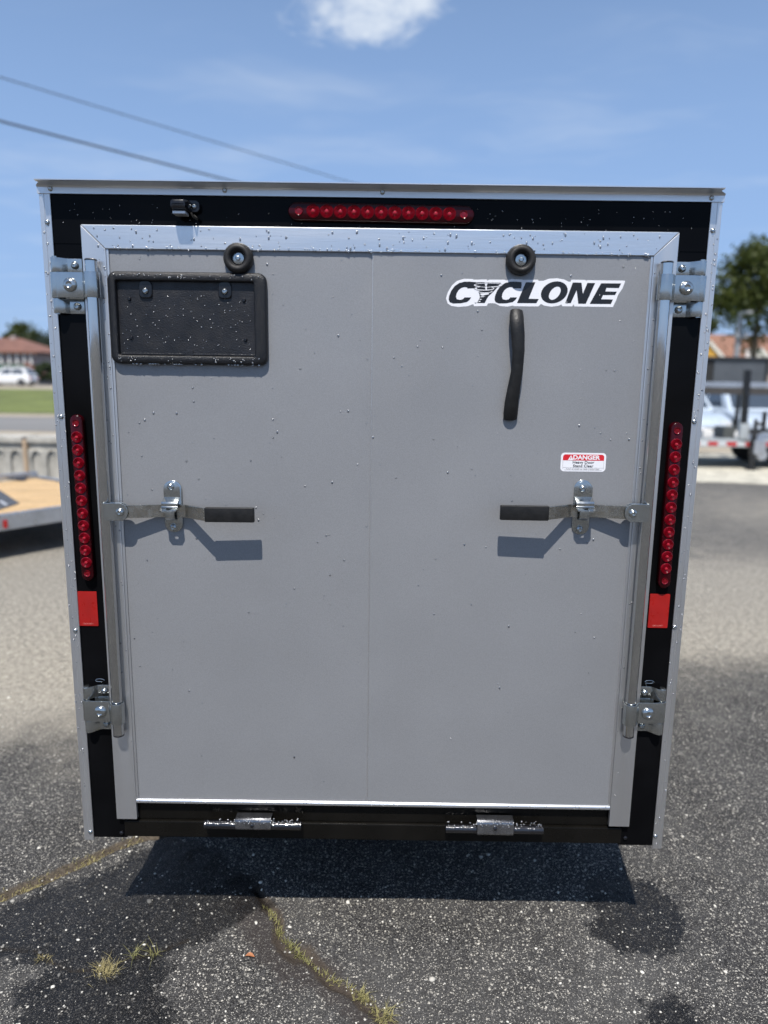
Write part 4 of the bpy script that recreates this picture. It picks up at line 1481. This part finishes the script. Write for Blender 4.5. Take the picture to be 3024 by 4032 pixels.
S0, S1, WD = -2.9, 1.45, 2.12
ob('near_side_rail', fbox(S0, S1, 0, 0.05, 0.262, 0.405), galv, FT, 0.006)
b = fbox(S0, S1, 0.052, 0.11, 0.30, 0.345)
ob('rail_flange', b, galv, FT)
ob('far_side_rail', fbox(S0, S1, WD - 0.05, WD, 0.40, 0.465), galv, FT, 0.006)
nb = 14
wb = (WD - 0.12) / nb
for i in range(nb):
    b = fbox(S0 + 0.03, S1 - 0.03, 0.056 + i * wb + 0.002, 0.056 + (i + 1) * wb - 0.003, 0.352, 0.388 + 0.0015 * (i % 3))
    ob('deck_board', b, deckw, FT, 0.003)
for sx in np.arange(S0 + 0.2, S1, 0.85):
    ob('cross_beam', fbox(sx, sx + 0.05, 0.06, WD - 0.06, 0.27, 0.349), steel_d, FT)
ob('end_rail', fbox(S0 - 0.052, S0 - 0.002, 0, WD, 0.262, 0.405), galv, FT, 0.006)
ob('end_rail', fbox(S1 + 0.002, S1 + 0.052, 0, WD, 0.262, 0.405), galv, FT, 0.006)
for sx in (0.23, -1.2, 1.2):
    b = MB()
    w = WD - 0.056
    b.add([fb(sx - 0.13, w, 0.43), fb(sx + 0.13, w, 0.43), fb(sx, w - 0.16, 0.392), fb(sx - 0.13, w - 0.012, 0.425), fb(sx + 0.13, w - 0.012, 0.425), fb(sx, w - 0.15, 0.390)],
          [(0, 1, 2), (5, 4, 3), (0, 3, 4, 1), (1, 4, 5, 2), (2, 5, 3, 0)])
    ob('gusset', b, steel_d, FT)
# dark tread plate lying on the near left part of the deck
pl_ = [gp(0, 1931, 0.395), gp(77, 1982, 0.395), gp(0, 2006, 0.395), gp(-150, 2035, 0.395), gp(-260, 1975, 0.395)]
b = MB()
b.loft([[(q.x, q.y, 0.3905) for q in pl_], [(q.x, q.y, 0.399) for q in pl_]])
RP = ob('tread_plate', b, mat('tread_plate_steel', (0.10, 0.098, 0.095), 0.5, 0.3, 0.25, 20, 0.4, 60), FT)
b = MB()
q0, q1 = gp(0, 1972, 0.400), gp(26, 1989, 0.400)
b.bar((q0.x, q0.y, 0.4015), (q1.x, q1.y, 0.4015), 0.03, 0.003)
ob('plate_mark', b, grey_v, RP)
x0r, x1r = gp(13, 2060, 0.33), gp(38, 2060, 0.33)
s0 = (x0r - O_).dot(u); s1 = (x1r - O_).dot(u)
ob('marker_lamp', fbox(s0, s1, -0.016, -0.001, 0.285, 0.355), redlamp, FT, 0.003)
ob('marker_lamp', fbox(s0 - 0.25, s0 - 0.10, -0.014, -0.001, 0.30, 0.335), plastic3, FT, 0.003)
for w in (0.16, WD - 0.36):
    for sc in (-1.55, -0.75):
        b = MB()
        n = 24
        c = fb(sc, w, 0.0)
        loops = []
        for ww, r in ((0, .08), (0, .118), (0.02, .13), (0.18, .13), (0.20, .118), (0.20, .08)):
            loops.append([c + v_ * ww + u * (r * math.cos(2 * math.pi * i / n)) + Vector((0, 0, 0.131 + r * math.sin(2 * math.pi * i / n))) for i in range(n)])
        b.loft(loops)
        ob('wheel', b, tyre, FT)
for sx in (-1.55, -0.75):
    b = MB(); b.bar(fb(sx, 0.3, 0.131), fb(sx, WD - 0.3, 0.131), 0.05)
    for w in (0.5, WD - 0.5):
        b.bar(fb(sx, w, 0.15), fb(sx, w, 0.272), 0.06)
    ob('axle', b, steel_d, FT)

# ------------------------------------------------------------------ precast blocks behind the flatbed
YC = 8.6
edges = [at(p, 1745, YC).x for p in (-330, -112, 97, 300, 505, 710)]
pos_words = {1: 'pale precast concrete block with arched recesses left of the tan post', 2: 'pale precast concrete block with arched recesses right of the tan post'}
for i in (1, 2):
    xa, xb = edges[i] + 0.035, edges[i + 1] - 0.035
    h = at(50, 1743, YC).z
    E_ = empty('concrete_block', ((xa + xb) / 2, YC + 0.25, 0), pos_words[i], 'concrete block', 'precast concrete blocks behind the flatbed')
    b = MB(); b.box(xa, xb, YC + 0.04, YC + 0.5, 0.0, h - 0.002)
    ob('core', b, conc, E_, 0.01)
    b = MB(); b.box(xa - 0.0, xb + 0.0, YC - 0.01, YC + 0.51, h, h + 0.085)
    ob('coping', b, conc, E_, 0.012)
    n = 3
    wseg = (xb - xa) / n
    for k in range(n + 1):
        xc = xa + k * wseg
        b = MB()
        hw = 0.045
        b.box(max(xa, xc - hw), min(xb, xc + hw), YC, YC + 0.038, 0.0, h - 0.10)
        ob('rib', b, conc, E_, 0.01)
    for k in range(n):
        c0_, c1_ = xa + k * wseg + 0.046, xa + (k + 1) * wseg - 0.046
        m_ = (c0_ + c1_) / 2
        rr = (c1_ - c0_) / 2
        arc = [(m_ + rr * math.cos(R(a)), h - 0.24 + 0.13 * math.sin(R(a))) for a in range(0, 181, 15)]
        b = MB(); b.prism_y([(c1_, h - 0.101), (c0_, h - 0.101)] + arc[::-1], YC, YC + 0.038)
        ob('arch', b, conc, E_)
b = MB(); b.box(edges[2] - 0.030, edges[2] + 0.030, YC - 0.02, YC + 0.3, 0, h + 0.04)
o = ob('joint_post', b, conc_t, None, 0.008)
tag(o, 'narrow tan post between the two arched concrete blocks', 'post')


# ------------------------------------------------------------------ cars
def car(label, loc, rz, paint, hgt=1.46, lng=4.5, wid=1.80, group=None):
    Rm = Matrix.Rotation(rz, 3, 'Z')
    Lc = Vector(loc)
    C = empty('parked_car', loc, label, 'car', group)

    def tr(b):
        b.v = [tuple(Lc + Rm @ Vector(p)) for p in b.v]
        return b
    hl, hw = lng / 2, wid / 2
    belt = 0.62 * hgt
    st = [(-hl, .70, .34, .62), (-hl + .06, .90, .26, .74), (-hl + .35, .97, .22, belt - .05), (-hl + .9, 1.0, .20, belt), (-.2, 1.0, .20, belt + .01), (hl - 1.35, 1.0, .20, belt - .02), (hl - .75, .985, .20, belt - .12), (hl - .25, .93, .23, belt - .24), (hl - .05, .80, .28, belt - .34), (hl, .62, .36, .54)]
    b = MB()
    b.loft([[(x, y, z) for y, z in rrect(-hw * k, hw * k, z0, z1, min(.12, (z1 - z0) / 2.2), 4)] for x, k, z0, z1 in st])
    body = ob('body', tr(b), paint, C, 0, 40)
    xb0, xb1, xt0, xt1 = -hl + .12, hl - 1.30, -hl + .62, hl - 2.05
    wb_, wt_ = hw * .93, hw * .74
    base = [(xb0, -wb_, belt - .03), (xb1, -wb_, belt - .06), (xb1, wb_, belt - .06), (xb0, wb_, belt - .03)]
    top = [(xt0, -wt_, hgt), (xt1, -wt_, hgt), (xt1, wt_, hgt), (xt0, wt_, hgt)]
    b = MB(); b.loft([base, top])
    ob('cabin', tr(b), paint, C, 0.05, 60, seg=3)

    def pane(i, j, u0, u1, v0, v1, nm):
        p00, p10, p01, p11 = (Vector(q) for q in (base[i], base[j], top[i], top[j]))
        f = lambda a, c_: (p00.lerp(p10, a)).lerp(p01.lerp(p11, a), c_)
        q = [f(u0, v0), f(u1, v0), f(u1, v1), f(u0, v1)]
        n = (q[1] - q[0]).cross(q[3] - q[0]).normalized()
        cen = sum(q, Vector()) / 4
        if n.dot(cen - Vector((0, 0, 1.0))) < 0:
            n = -n
        b = MB(); b.loft([[p - n * .01 for p in q], [p + n * .008 for p in q]])
        ob(nm, tr(b), glass_d, C, 0.003)
    pane(0, 1, .10, .50, .16, .86, 'side_window'); pane(0, 1, .54, .88, .16, .86, 'side_window')
    pane(3, 2, .10, .50, .16, .86, 'side_window'); pane(3, 2, .54, .88, .16, .86, 'side_window')
    pane(1, 2, .07, .93, .12, .90, 'windscreen'); pane(3, 0, .10, .90, .20, .86, 'rear_window')
    for x in (-hl + .78, hl - .88):
        for sy in (-1, 1):
            y = sy * (hw - .09)
            b = MB(); b.lathe_y(x, .32, [(.20, y - .1), (.30, y - .1), (.32, y - .07), (.32, y + .07), (.30, y + .1), (.20, y + .1)], 24)
            w = ob('wheel', tr(b), tyre, C)
            b = MB(); b.lathe_y(x, .32, [(.198, y + sy * .06), (.205, y + sy * .102), (.12, y + sy * .085), (.05, y + sy * .105)], 18)
            ob('rim', tr(b), rimm, w)
    for sy in (-1, 1):
        b = MB(); b.obox((-hl + .05, sy * hw * .72, .66), (1, 0, 0), (0, 1, 0), (0, 0, 1), .06, .14, .075)
        ob('tail_lamp', tr(b), redlamp, C, .012)
        b = MB(); b.obox((hl - .09, sy * hw * .62, .56), (1, 0, 0), (0, 1, 0), (0, 0, 1), .07, .15, .06)
        ob('headlamp', tr(b), lampw, C, .012)
    b = MB(); b.obox((-hl + .02, 0, .40), (1, 0, 0), (0, 1, 0), (0, 0, 1), .06, hw * .82, .07)
    b.obox((hl - .03, 0, .38), (1, 0, 0), (0, 1, 0), (0, 0, 1), .06, hw * .74, .06)
    ob('bumper', tr(b), blk_paint, C, .015)
    return C


c = at(42, 1524, 60.0)
car('white car parked in front of the terracotta-roofed house', (c.x - 0.05, 60, float(terrain(0, 60)) + 0.016), math.pi, carw, 1.50, 4.4)
c1, c2 = at(2766, 1700, 17.0), at(3079, 1700, 17.0)
car('pale car behind the right-hand trailer, half hidden by the silver trailer corner', (c1.x, 19.2, float(terrain(0, 19))+0.013), -math.pi / 2, carw_sky, 1.46, 4.5, 1.85, 'cars behind the right-hand trailer')
car('pale car behind the right-hand trailer, at the right edge of the picture', (c2.x, 19.2, float(terrain(0, 19))+0.013), -math.pi / 2, carw_sky, 1.46, 4.5, 1.85, 'cars behind the right-hand trailer')

# ------------------------------------------------------------------ equipment trailer on the right
YE = 11.7
fz = lambda px, py, Y: at(px, py, Y)
xL_, xR_ = fz(2640, 1740, YE).x, fz(3330, 1740, YE).x
zt2, zb2 = fz(2860, 1727, YE).z, fz(2860, 1760, YE).z
ET = empty('equipment_trailer', ((xL_ + xR_) / 2, YE + 0.95, 0), 'grey equipment trailer with red and white tape strip on pale gravel', 'trailer')
alu_b = mat('pale_frame_paint', (0.44, 0.47, 0.48), 0.45, 0.3, 0.1, 4)
ob('side_frame', MB().box(xL_, xR_, YE, YE + 0.08, zb2, zt2), alu_b, ET, 0.006)
ob('side_frame', MB().box(xL_, xR_, YE + 1.85, YE + 1.93, zb2, zt2), alu_b, ET, 0.006)
ob('deck', MB().box(xL_ + .02, xR_ - .02, YE + 0.082, YE + 1.848, zt2 - 0.06, zt2 - 0.01), galv, ET)
tz0, tz1 = fz(2860, 1755, YE).z, fz(2860, 1740, YE).z
tape_w = mat('white_tape', (0.55, 0.57, 0.58), 0.4)
step_ = fz(2880, 1747, YE).x - fz(2806, 1747, YE).x
xs0 = fz(2787, 1747, YE).x - 2 * step_
for k in range(9):
    xa = xs0 + k * step_
    if xa + step_ > xR_:
        break
    ob('red_tape', MB().box(xa, xa + step_ * .54, YE - 0.004, YE - 0.0005, tz0, tz1), redlamp, ET)
    ob('white_tape', MB().box(xa + step_ * .545, xa + step_ * .995, YE - 0.004, YE - 0.0005, tz0, tz1), tape_w, ET)
p0, p1 = fz(2922, 1668, YE + .03), fz(2944, 1456, YE + .03)
xp = (p0.x + p1.x) / 2 + 0.0
b = MB(); b.bar((p0.x + .03, YE + .03, p0.z), (p1.x, YE + .03, p1.z), 0.10, 0.10)
ob('black_stake', b, blk_paint, ET, 0.008)
q0, q1 = fz(2910, 1690, YE + .03), fz(2947, 1667, YE + .03)
ob('stake_socket', MB().box(q0.x, q1.x, YE - 0.03, YE + 0.10, zt2 - 0.002, q1.z), alu_b, ET, 0.008)
yr = YE + 1.88
ra, rb_ = fz(2850, 1504, yr).z, fz(2850, 1525, yr).z
rc, rd_ = fz(2850, 1527, yr).z, fz(2850, 1553, yr).z
ob('upper_rail', MB().box(xL_, xR_, yr - 0.04, yr + 0.04, rb_, ra), galv, ET, 0.01)
ob('rail_board', MB().box(xL_, xR_, yr - 0.03, yr + 0.03, rd_, rc), mat('dark_board', (0.055, 0.050, 0.046), 0.7), ET, 0.006)
for x in (xL_ + 0.05, fz(2905, 1600, yr).x, xR_ - 0.05):
    ob('rail_post', MB().box(x - 0.035, x + 0.035, yr - 0.029, yr + 0.029, zt2, rd_ - .002), blk_paint, ET)
q0, q1 = fz(2843, 1717, YE + .25), fz(2903, 1681, YE + .25)
ob('tool_box', MB().box(q0.x, q1.x, YE + 0.20, YE + 0.6, zt2 - 0.009, q1.z), mat('grey_tool_box', (0.085, 0.09, 0.085), 0.5), ET, 0.01)
q0, q1 = fz(2765, 1705, YE + .2), fz(2806, 1690, YE + .2)
ob('white_bundle', MB().box(q0.x, q1.x, YE + 0.15, YE + 0.75, zt2 - 0.009, q1.z), whitew, ET, 0.03)
jx_ = fz(2961, 1800, YE - 0.10).x
jg = 0.011
JK = MB(); JK.lathe_z(jx_, YE - 0.10, [(0.05, 0.03 + jg), (0.05, zt2 + 0.1), (0.035, zt2 + 0.12), (0.035, fz(2975, 1650, YE).z)], 14)
JK = ob('landing_jack', JK, blk_paint, ET)
b = MB(); b.lathe_z(jx_, YE - 0.10, [(0.10, jg), (0.10, 0.03 + jg)], 16)
ob('jack_foot', b, blk_paint, JK)
b = MB(); b.bar((jx_, YE - 0.1, zt2 + 0.28), (jx_ + 0.16, YE - 0.1, zt2 + 0.30), 0.05); b.bar((jx_ + 0.15, YE - 0.1, zt2 + 0.14), (jx_ + 0.15, YE - 0.1, zt2 + 0.52), 0.06)
ob('jack_crank', b, blk_paint, JK)
b = MB(); b.box(jx_ - 0.02, jx_ + 0.22, YE - 0.15, YE - 0.004, zb2 - 0.12, zb2 + 0.16)
ob('jack_bracket', b, galv, ET, 0.02)
b = MB(); b.lathe_y(jx_ + 0.17, 0.30, [(0.10, YE - 0.14), (0.12, YE - 0.08), (0.10, YE - 0.01)], 20)
ob('hand_wheel', b, galv, ET)
for xx in (xR_ - 1.0, xR_ - 0.15):
    for yy in (YE + 0.25, YE + 1.65):
        b = MB(); b.lathe_y(xx, 0.34, [(.18, yy - .1), (.31, yy - .1), (.335, yy - .07), (.335, yy + .07), (.31, yy + .1), (.18, yy + .1)], 24)
        ob('wheel', b, tyre, ET)
# tie-down gear lumps on deck
b = MB(); b.lathe_z(fz(2920, 1700, YE).x, YE + 0.12, [(0.05, zt2 - .009), (0.075, zt2 + 0.03), (0.06, zt2 + 0.12), (0.03, zt2 + 0.16)], 14)
ob('white_jug', b, whitew, ET)

# ------------------------------------------------------------------ grey shed, house, light pole on the right
YS = 28.0
zs0 = float(terrain(0, YS))
xa, xb = fz(2812, 1450, YS).x, fz(3012, 1450, YS).x
xw = fz(2690, 1450, YS).x
zr = fz(2900, 1405, YS).z
SH = empty('storage_shed', ((xw + xb) / 2, YS + 1.2, zs0), 'plain dark grey flat-roofed shed below the right-hand tree', 'shed')
n = 9
ww = (xb - xa) / n
for k in range(n):
    ob('wall_panel', MB().box(xa + k * ww + .004, xa + (k + 1) * ww - .004, YS, YS + 0.05, zs0, zr - 0.12), greyw, SH)
ob('wall', MB().box(xw, xb, YS + 0.055, YS + 2.4, zs0, zr - 0.125), greyd, SH)
ob('dark_slab', MB().box(fz(2762, 1450, YS).x, xa - 0.03, YS + 0.02, YS + 0.052, zs0, fz(2800, 1425, YS).z), dark_under, SH)  # flat dark slab on the left part of the shed front
ob('corner_post', MB().box(xb + 0.004, xb + 0.13, YS - 0.02, YS + 0.1, zs0, zr - 0.122), greyd, SH)
ob('roof', MB().box(xw - 0.1, xb + 0.2, YS - 0.08, YS + 2.5, zr - 0.118, zr), greyd, SH, 0.01)

YH = 46.0
zh0 = float(terrain(0, YH))
HS = empty('house', (fz(2900, 1400, YH).x, YH + 4, zh0), 'house with brown shingle roof and yellow gable behind the grey shed', 'house')
hx0, hx1 = fz(2640, 1400, YH).x, fz(3180, 1400, YH).x
ze = fz(2900, 1418, YH).z
zr_ = fz(2880, 1318, YH + 3.5).z
ob('wall', MB().box(hx0 + .4, hx1 - .4, YH + 0.4, YH + 7, zh0, ze), stucco, HS)
b = MB(); b.prism_x([(YH - 0.1, ze - 0.05), (YH - 0.1, ze + 0.08), (YH + 3.6, zr_), (YH + 7.4, ze + 0.08), (YH + 7.4, ze - 0.05)], hx0, hx1)
ob('roof', b, brownr, HS)
# projecting gables with white rake boards
for apx, apy, half, mt in ((2790, 1345, 56, yellow), (2990, 1372, 34, whitew)):
    a = fz(apx, apy, YH - 0.6)
    l_ = fz(apx - half, 1408, YH - 0.6); r_ = fz(apx + half, 1408, YH - 0.6)
    b = MB(); b.prism_y([(l_.x, l_.z), (r_.x, r_.z), (a.x, a.z)], YH - 0.6, YH + 1.5)
    G = ob('gable', b, mt, HS)
    b = MB()
    for e in (l_, r_):
        d = (e - a).normalized()
        b.bar((a.x, YH - 0.66, a.z + .02), (e.x + d.x * .15, YH - 0.66, e.z + d.z * .15), 0.10, 0.22)
    ob('rake_board', b, whitew, G)
    ob('eave_board', MB().box(l_.x + .05, r_.x - .05, YH - 0.70, YH - 0.605, l_.z - 0.24, l_.z - 0.04), whitew, G)
    ob('gable_wall', MB().box(l_.x + 0.2, r_.x - 0.2, YH - 0.55, YH + 0.38, zh0, l_.z - 0.25), mt, G)
    if mt is yellow:
        ob('porch_fascia', MB().box(l_.x + .1, r_.x + .1, YH - 1.2, YH - 0.9, fz(2800, 1434, YH).z, fz(2800, 1420, YH).z), whitew, G, 0.03)
        ob('porch_post', MB().box(r_.x - .1, r_.x + .02, YH - 1.1, YH - 0.98, zh0, fz(2800, 1434, YH).z - .002), whitew, G)

YP = 33.0
LP = empty('light_pole', (fz(2910, 1300, YP).x, YP, float(terrain(0, YP))), 'grey metal light pole in front of the brown roof', 'light pole')
b = MB(); b.lathe_z(LP.location.x, YP, [(0.14, LP.location.z), (0.11, fz(2912, 1235, YP).z)], 14)
ob('shaft', b, polem, LP)
z_ = fz(2912, 1323, YP).z
b = MB(); b.obox((LP.location.x + 0.05, YP - 0.16, z_), (1, 0, 0), (0, 1, 0), (0, 0, 1), 0.30, 0.05, 0.10)
ob('cross_bracket', b, polem, LP, 0.01)
z_ = fz(2912, 1240, YP).z
b = MB(); b.obox((LP.location.x, YP - 0.45, z_ + 0.05), (1, 0, 0), (0, 1, 0), (0, 0, 1), 0.13, 0.45, 0.06)
ob('lamp_head', b, polem, LP, 0.02)

# ------------------------------------------------------------------ house on the left
YV = 74.0
zv = float(terrain(0, YV))
HV = empty('house', (at(20, 1400, YV).x, YV + 4, zv), 'house with hipped terracotta roof and pale posts beyond the lawn', 'house')
e0, e1 = at(-330, 1384, YV), at(145, 1384, YV)
rg0, rg1 = at(-260, 1332, YV + 4), at(84, 1332, YV + 4)
zE, zR = e1.z, rg1.z
b = MB()
vs = [(e0.x, YV, zE), (e1.x, YV, zE), (e1.x, YV + 8, zE), (e0.x, YV + 8, zE), (rg0.x, YV + 4, zR), (rg1.x, YV + 4, zR)]
vs += [(x, y, z - 0.18) for x, y, z in vs[:4]]
b.add(vs, [(0, 1, 5, 4), (1, 2, 5), (2, 3, 4, 5), (3, 0, 4), (0, 6, 7, 1), (1, 7, 8, 2), (2, 8, 9, 3), (3, 9, 6, 0), (6, 9, 8, 7)])
ob('roof', b, terra, HV)
b = MB(); q = at(55, 1328, YV + 4); b.box(q.x - 0.3, q.x + 0.3, YV + 3.7, YV + 4.3, zR - 0.4, zR + 0.25)
ob('chimney', b, stucco, HV)
wl_, wr_ = e0.x + 0.5, at(126, 1400, YV).x
zmid = at(60, 1433, YV).z
ob('upper_wall', MB().box(wl_, wr_, YV + 0.6, YV + 7.4, zmid, zE - 0.19), stucco, HV)
for px in (-160, -130, -100, -70, -40, -5, 28, 58, 87, 113):
    x = at(px, 1400, YV).x
    ob('pale_post', MB().box(x - 0.11, x + 0.11, YV + 0.36, YV + 0.58, zmid, zE - 0.19), whitew, HV)
ob('lower_wall', MB().box(wl_, wr_ - 0.3, YV + 0.5, YV + 7.4, zv, zmid - 0.002), greenp, HV)
for px in (-120, -60, 20, 70):
    x = at(px, 1440, YV).x
    w = ob('window', MB().box(x - 0.5, x + 0.5, YV + 0.44, YV + 0.498, zv + 0.9, zmid - 0.25), whitew, HV)
    ob('pane', MB().box(x - 0.42, x + 0.42, YV + 0.40, YV + 0.438, zv + 0.98, zmid - 0.33), winglass, w)
a, c = at(102, 1428, YV), at(168, 1477, YV)
b = MB(); b.loft([[(a.x, YV - 0.6, a.z), (c.x, YV - 0.6, c.z), (c.x, YV - 0.6, c.z - 0.15), (a.x, YV - 0.6, a.z - 0.15)], [(a.x, YV + 5, a.z), (c.x, YV + 5, c.z), (c.x, YV + 5, c.z - 0.15), (a.x, YV + 5, a.z - 0.15)]])
LT = ob('lean_to_roof', b, terra, HV)
ob('lean_to_wall', MB().box(wr_ - 0.25, c.x - 0.5, YV + 0.1, YV + 4.8, zv, c.z - 0.16), stucco, HV)


# ------------------------------------------------------------------ trees
def tree(base, hgt, crown, leaves, lm, label, lsize=0.16, nclump=26, seed=1, group=None):
    """crown = (cx, cy, cz, rx, ry, rz) in world coordinates"""
    r = np.random.default_rng(seed)
    rr = random.Random(seed)
    Tt = empty('tree', base, label, 'tree', group)
    cx, cy, cz, rx, ry, rz_ = crown
    b = MB()
    bx, by, bz = base
    tr_ = max(0.10, hgt * 0.022)
    b.tube([(bx, by, bz), (bx + (cx - bx) * .3, by, bz + (cz - bz) * .45), (cx, cy, cz - rz_ * .25), (cx + .1, cy, cz + rz_ * .45)], [tr_, tr_ * .8, tr_ * .55, tr_ * .15], 8)
    cl = []
    while len(cl) < nclump:
        q = r.uniform(-1, 1, 3)
        n2 = np.linalg.norm(q)
        if 0.35 < n2 < 1.0:
            cl.append(q * np.array([rx, ry, rz_]) * 0.88 + np.array([cx, cy, cz]))
    for q in cl[::2]:
        st = Vector((cx, cy, cz - rz_ * .35 * rr.random()))
        en = Vector(q)
        md = st.lerp(en, .55) + Vector((0, 0, -.12 * rz_))
        b.tube([st, md, en], [tr_ * .34, tr_ * .2, tr_ * .06], 5)
    ob('trunk', b, bark, Tt)
    per = leaves // nclump
    pts = []
    for q in cl:
        s_ = r.uniform(.20, .38)
        d = r.normal(0, 1, (per, 3)) * np.array([rx, ry, rz_ * .75]) * s_ * .62
        pts.append(q + d)
    pts = np.concatenate(pts)
    N_ = len(pts)
    a = r.normal(0, 1, (N_, 3)); a /= np.linalg.norm(a, axis=1)[:, None]
    c_ = r.normal(0, 1, (N_, 3)); c_ -= (c_ * a).sum(1)[:, None] * a; c_ /= np.linalg.norm(c_, axis=1)[:, None]
    sz = lsize * r.uniform(.6, 1.3, (N_, 1))
    V = np.stack([pts - a * sz, pts + c_ * sz * .5, pts + a * sz, pts - c_ * sz * .5], 1).reshape(-1, 3) - np.array(base)
    Fa = np.arange(N_ * 4).reshape(N_, 4)
    o = bpy.data.objects.new('crown', fast_mesh('crown', V, Fa, lm))
    COL.objects.link(o)
    o.parent = Tt
    return Tt


def tree_px(cxp, cyp, hw, hh, Y, leaves, lm, label, depth=None, **kw):
    c = at(cxp, cyp, Y)
    k = (Y - CAM.y) / F_PX
    zg = float(terrain(0, Y))
    return tree((c.x, Y, zg), c.z + hh * k - zg, (c.x, Y, c.z, hw * k, depth or hw * k, hh * k), leaves, lm, label, **kw)


tree_px(2992, 1165, 172, 205, 40.0, 9000, leaf_g, 'tall spreading green tree at the right edge of the picture', lsize=0.15, nclump=34, seed=4)
tree_px(2770, 1290, 46, 62, 52.0, 1800, leaf_d, 'small dark tree peeking out beside the right trailer edge', lsize=0.15, nclump=12, seed=6)
tree_px(66, 1338, 78, 66, 98.0, 5200, leaf_g, 'olive-green tree above the ridge of the terracotta roof', lsize=0.22, nclump=18, seed=8, group='trees behind the terracotta-roofed house')
tree_px(122, 1370, 62, 88, 96.0, 5200, leaf_d, 'darker tree right of the terracotta roof, next to the ridge', lsize=0.22, nclump=18, seed=9, group='trees behind the terracotta-roofed house')
tree_px(196, 1395, 52, 108, 84.0, 6500, leaf_b, 'blue-green tree right beside the corner of the silver trailer', lsize=0.20, nclump=20, seed=10, group='trees behind the terracotta-roofed house')
tree_px(185, 1470, 40, 38, 70.0, 2200, leaf_d, 'low dark bush under the blue-green tree', lsize=0.16, nclump=12, seed=12)

# a far wood closes the horizon all round the view
n_ = 16000
wx = rng.uniform(-190, 190, n_)
wy = 165 + 12 * np.sin(wx * 0.03) + rng.normal(0, 4, n_)
top_ = 4.2 + 2.2 * vnoise(wx, wx * 0, 0.06, 31) + 1.8 * vnoise(wx, wx * 0, 0.23, 32)
pts = np.stack([wx, wy, 0.62 + top_ * rng.random(n_) ** 0.7], -1)
a = rng.normal(0, 1, (n_, 3)); a /= np.linalg.norm(a, axis=1)[:, None]
c_ = rng.normal(0, 1, (n_, 3)); c_ -= (c_ * a).sum(1)[:, None] * a; c_ /= np.linalg.norm(c_, axis=1)[:, None]
sz = rng.uniform(.35, .8, (n_, 1))
V = np.stack([pts - a * sz, pts + c_ * sz * .6, pts + a * sz, pts - c_ * sz * .6], 1).reshape(-1, 3)
V[:, 2] = np.maximum(V[:, 2], 0.6)
o = bpy.data.objects.new('far_wood', fast_mesh('far_wood', V, np.arange(n_ * 4).reshape(n_, 4), leaf_b))
COL.objects.link(o)
tag(o, 'far-off line of trees along the horizon', 'woods', kind='stuff')

# ------------------------------------------------------------------ power lines with their poles
d1, d2 = pix_dir(0, 474), pix_dir(875, 700)
H2 = 7.3
w1 = CAM + d1 * (H2 / d1.z); w2 = CAM + d2 * (H2 / d2.z)
dirw = (w2 - w1); dirw.z = 0; dirw.normalize()
pa_ = w1 - dirw * 14.0
pb_ = w2 + dirw * 22.0
perp = Vector((-dirw.y, dirw.x, 0))
d3 = pix_dir(0, 301)
H1 = 8.5
w3 = CAM + d3 * (H1 / d3.z)
off1 = (w3 - w1).dot(perp)
for q, lab in ((pa_, 'wooden utility pole standing left of the view'), (pb_, 'wooden utility pole hidden behind the silver trailer')):
    g0 = float(terrain(q.x, q.y))
    UP = empty('utility_pole', (q.x, q.y, g0), lab, 'utility pole', 'utility poles carrying the two lines')
    b = MB(); b.lathe_z(q.x, q.y, [(0.16, g0), (0.10, CAM.z + H1 + 0.4)], 12)
    ob('pole', b, wood_p, UP)
    b = MB(); b.bar(q + perp * (off1 - .3) + Vector((0, 0, H1 + CAM.z - q.z - 0.12)), q + perp * (.3) + Vector((0, 0, H1 + CAM.z - q.z - 0.12)), 0.10)
    ob('crossarm', b, wood_p, UP)
for zz, off, rw, lab in ((CAM.z + H1, off1, 0.016, 'upper thin power line crossing the sky'), (CAM.z + H2, 0.0, 0.032, 'lower thick cable crossing the sky below the thin line')):
    pts = []
    for i in range(41):
        t = i / 40
        q = pa_.lerp(pb_, t) + perp * off
        pts.append((q.x, q.y, zz + 0.10 * (2 * t - 1) ** 2 - 0.03))
    b = MB(); b.tube(pts, rw, 6)
    o = ob('power_line', b, cable, None)
    tag(o, lab, 'power line')
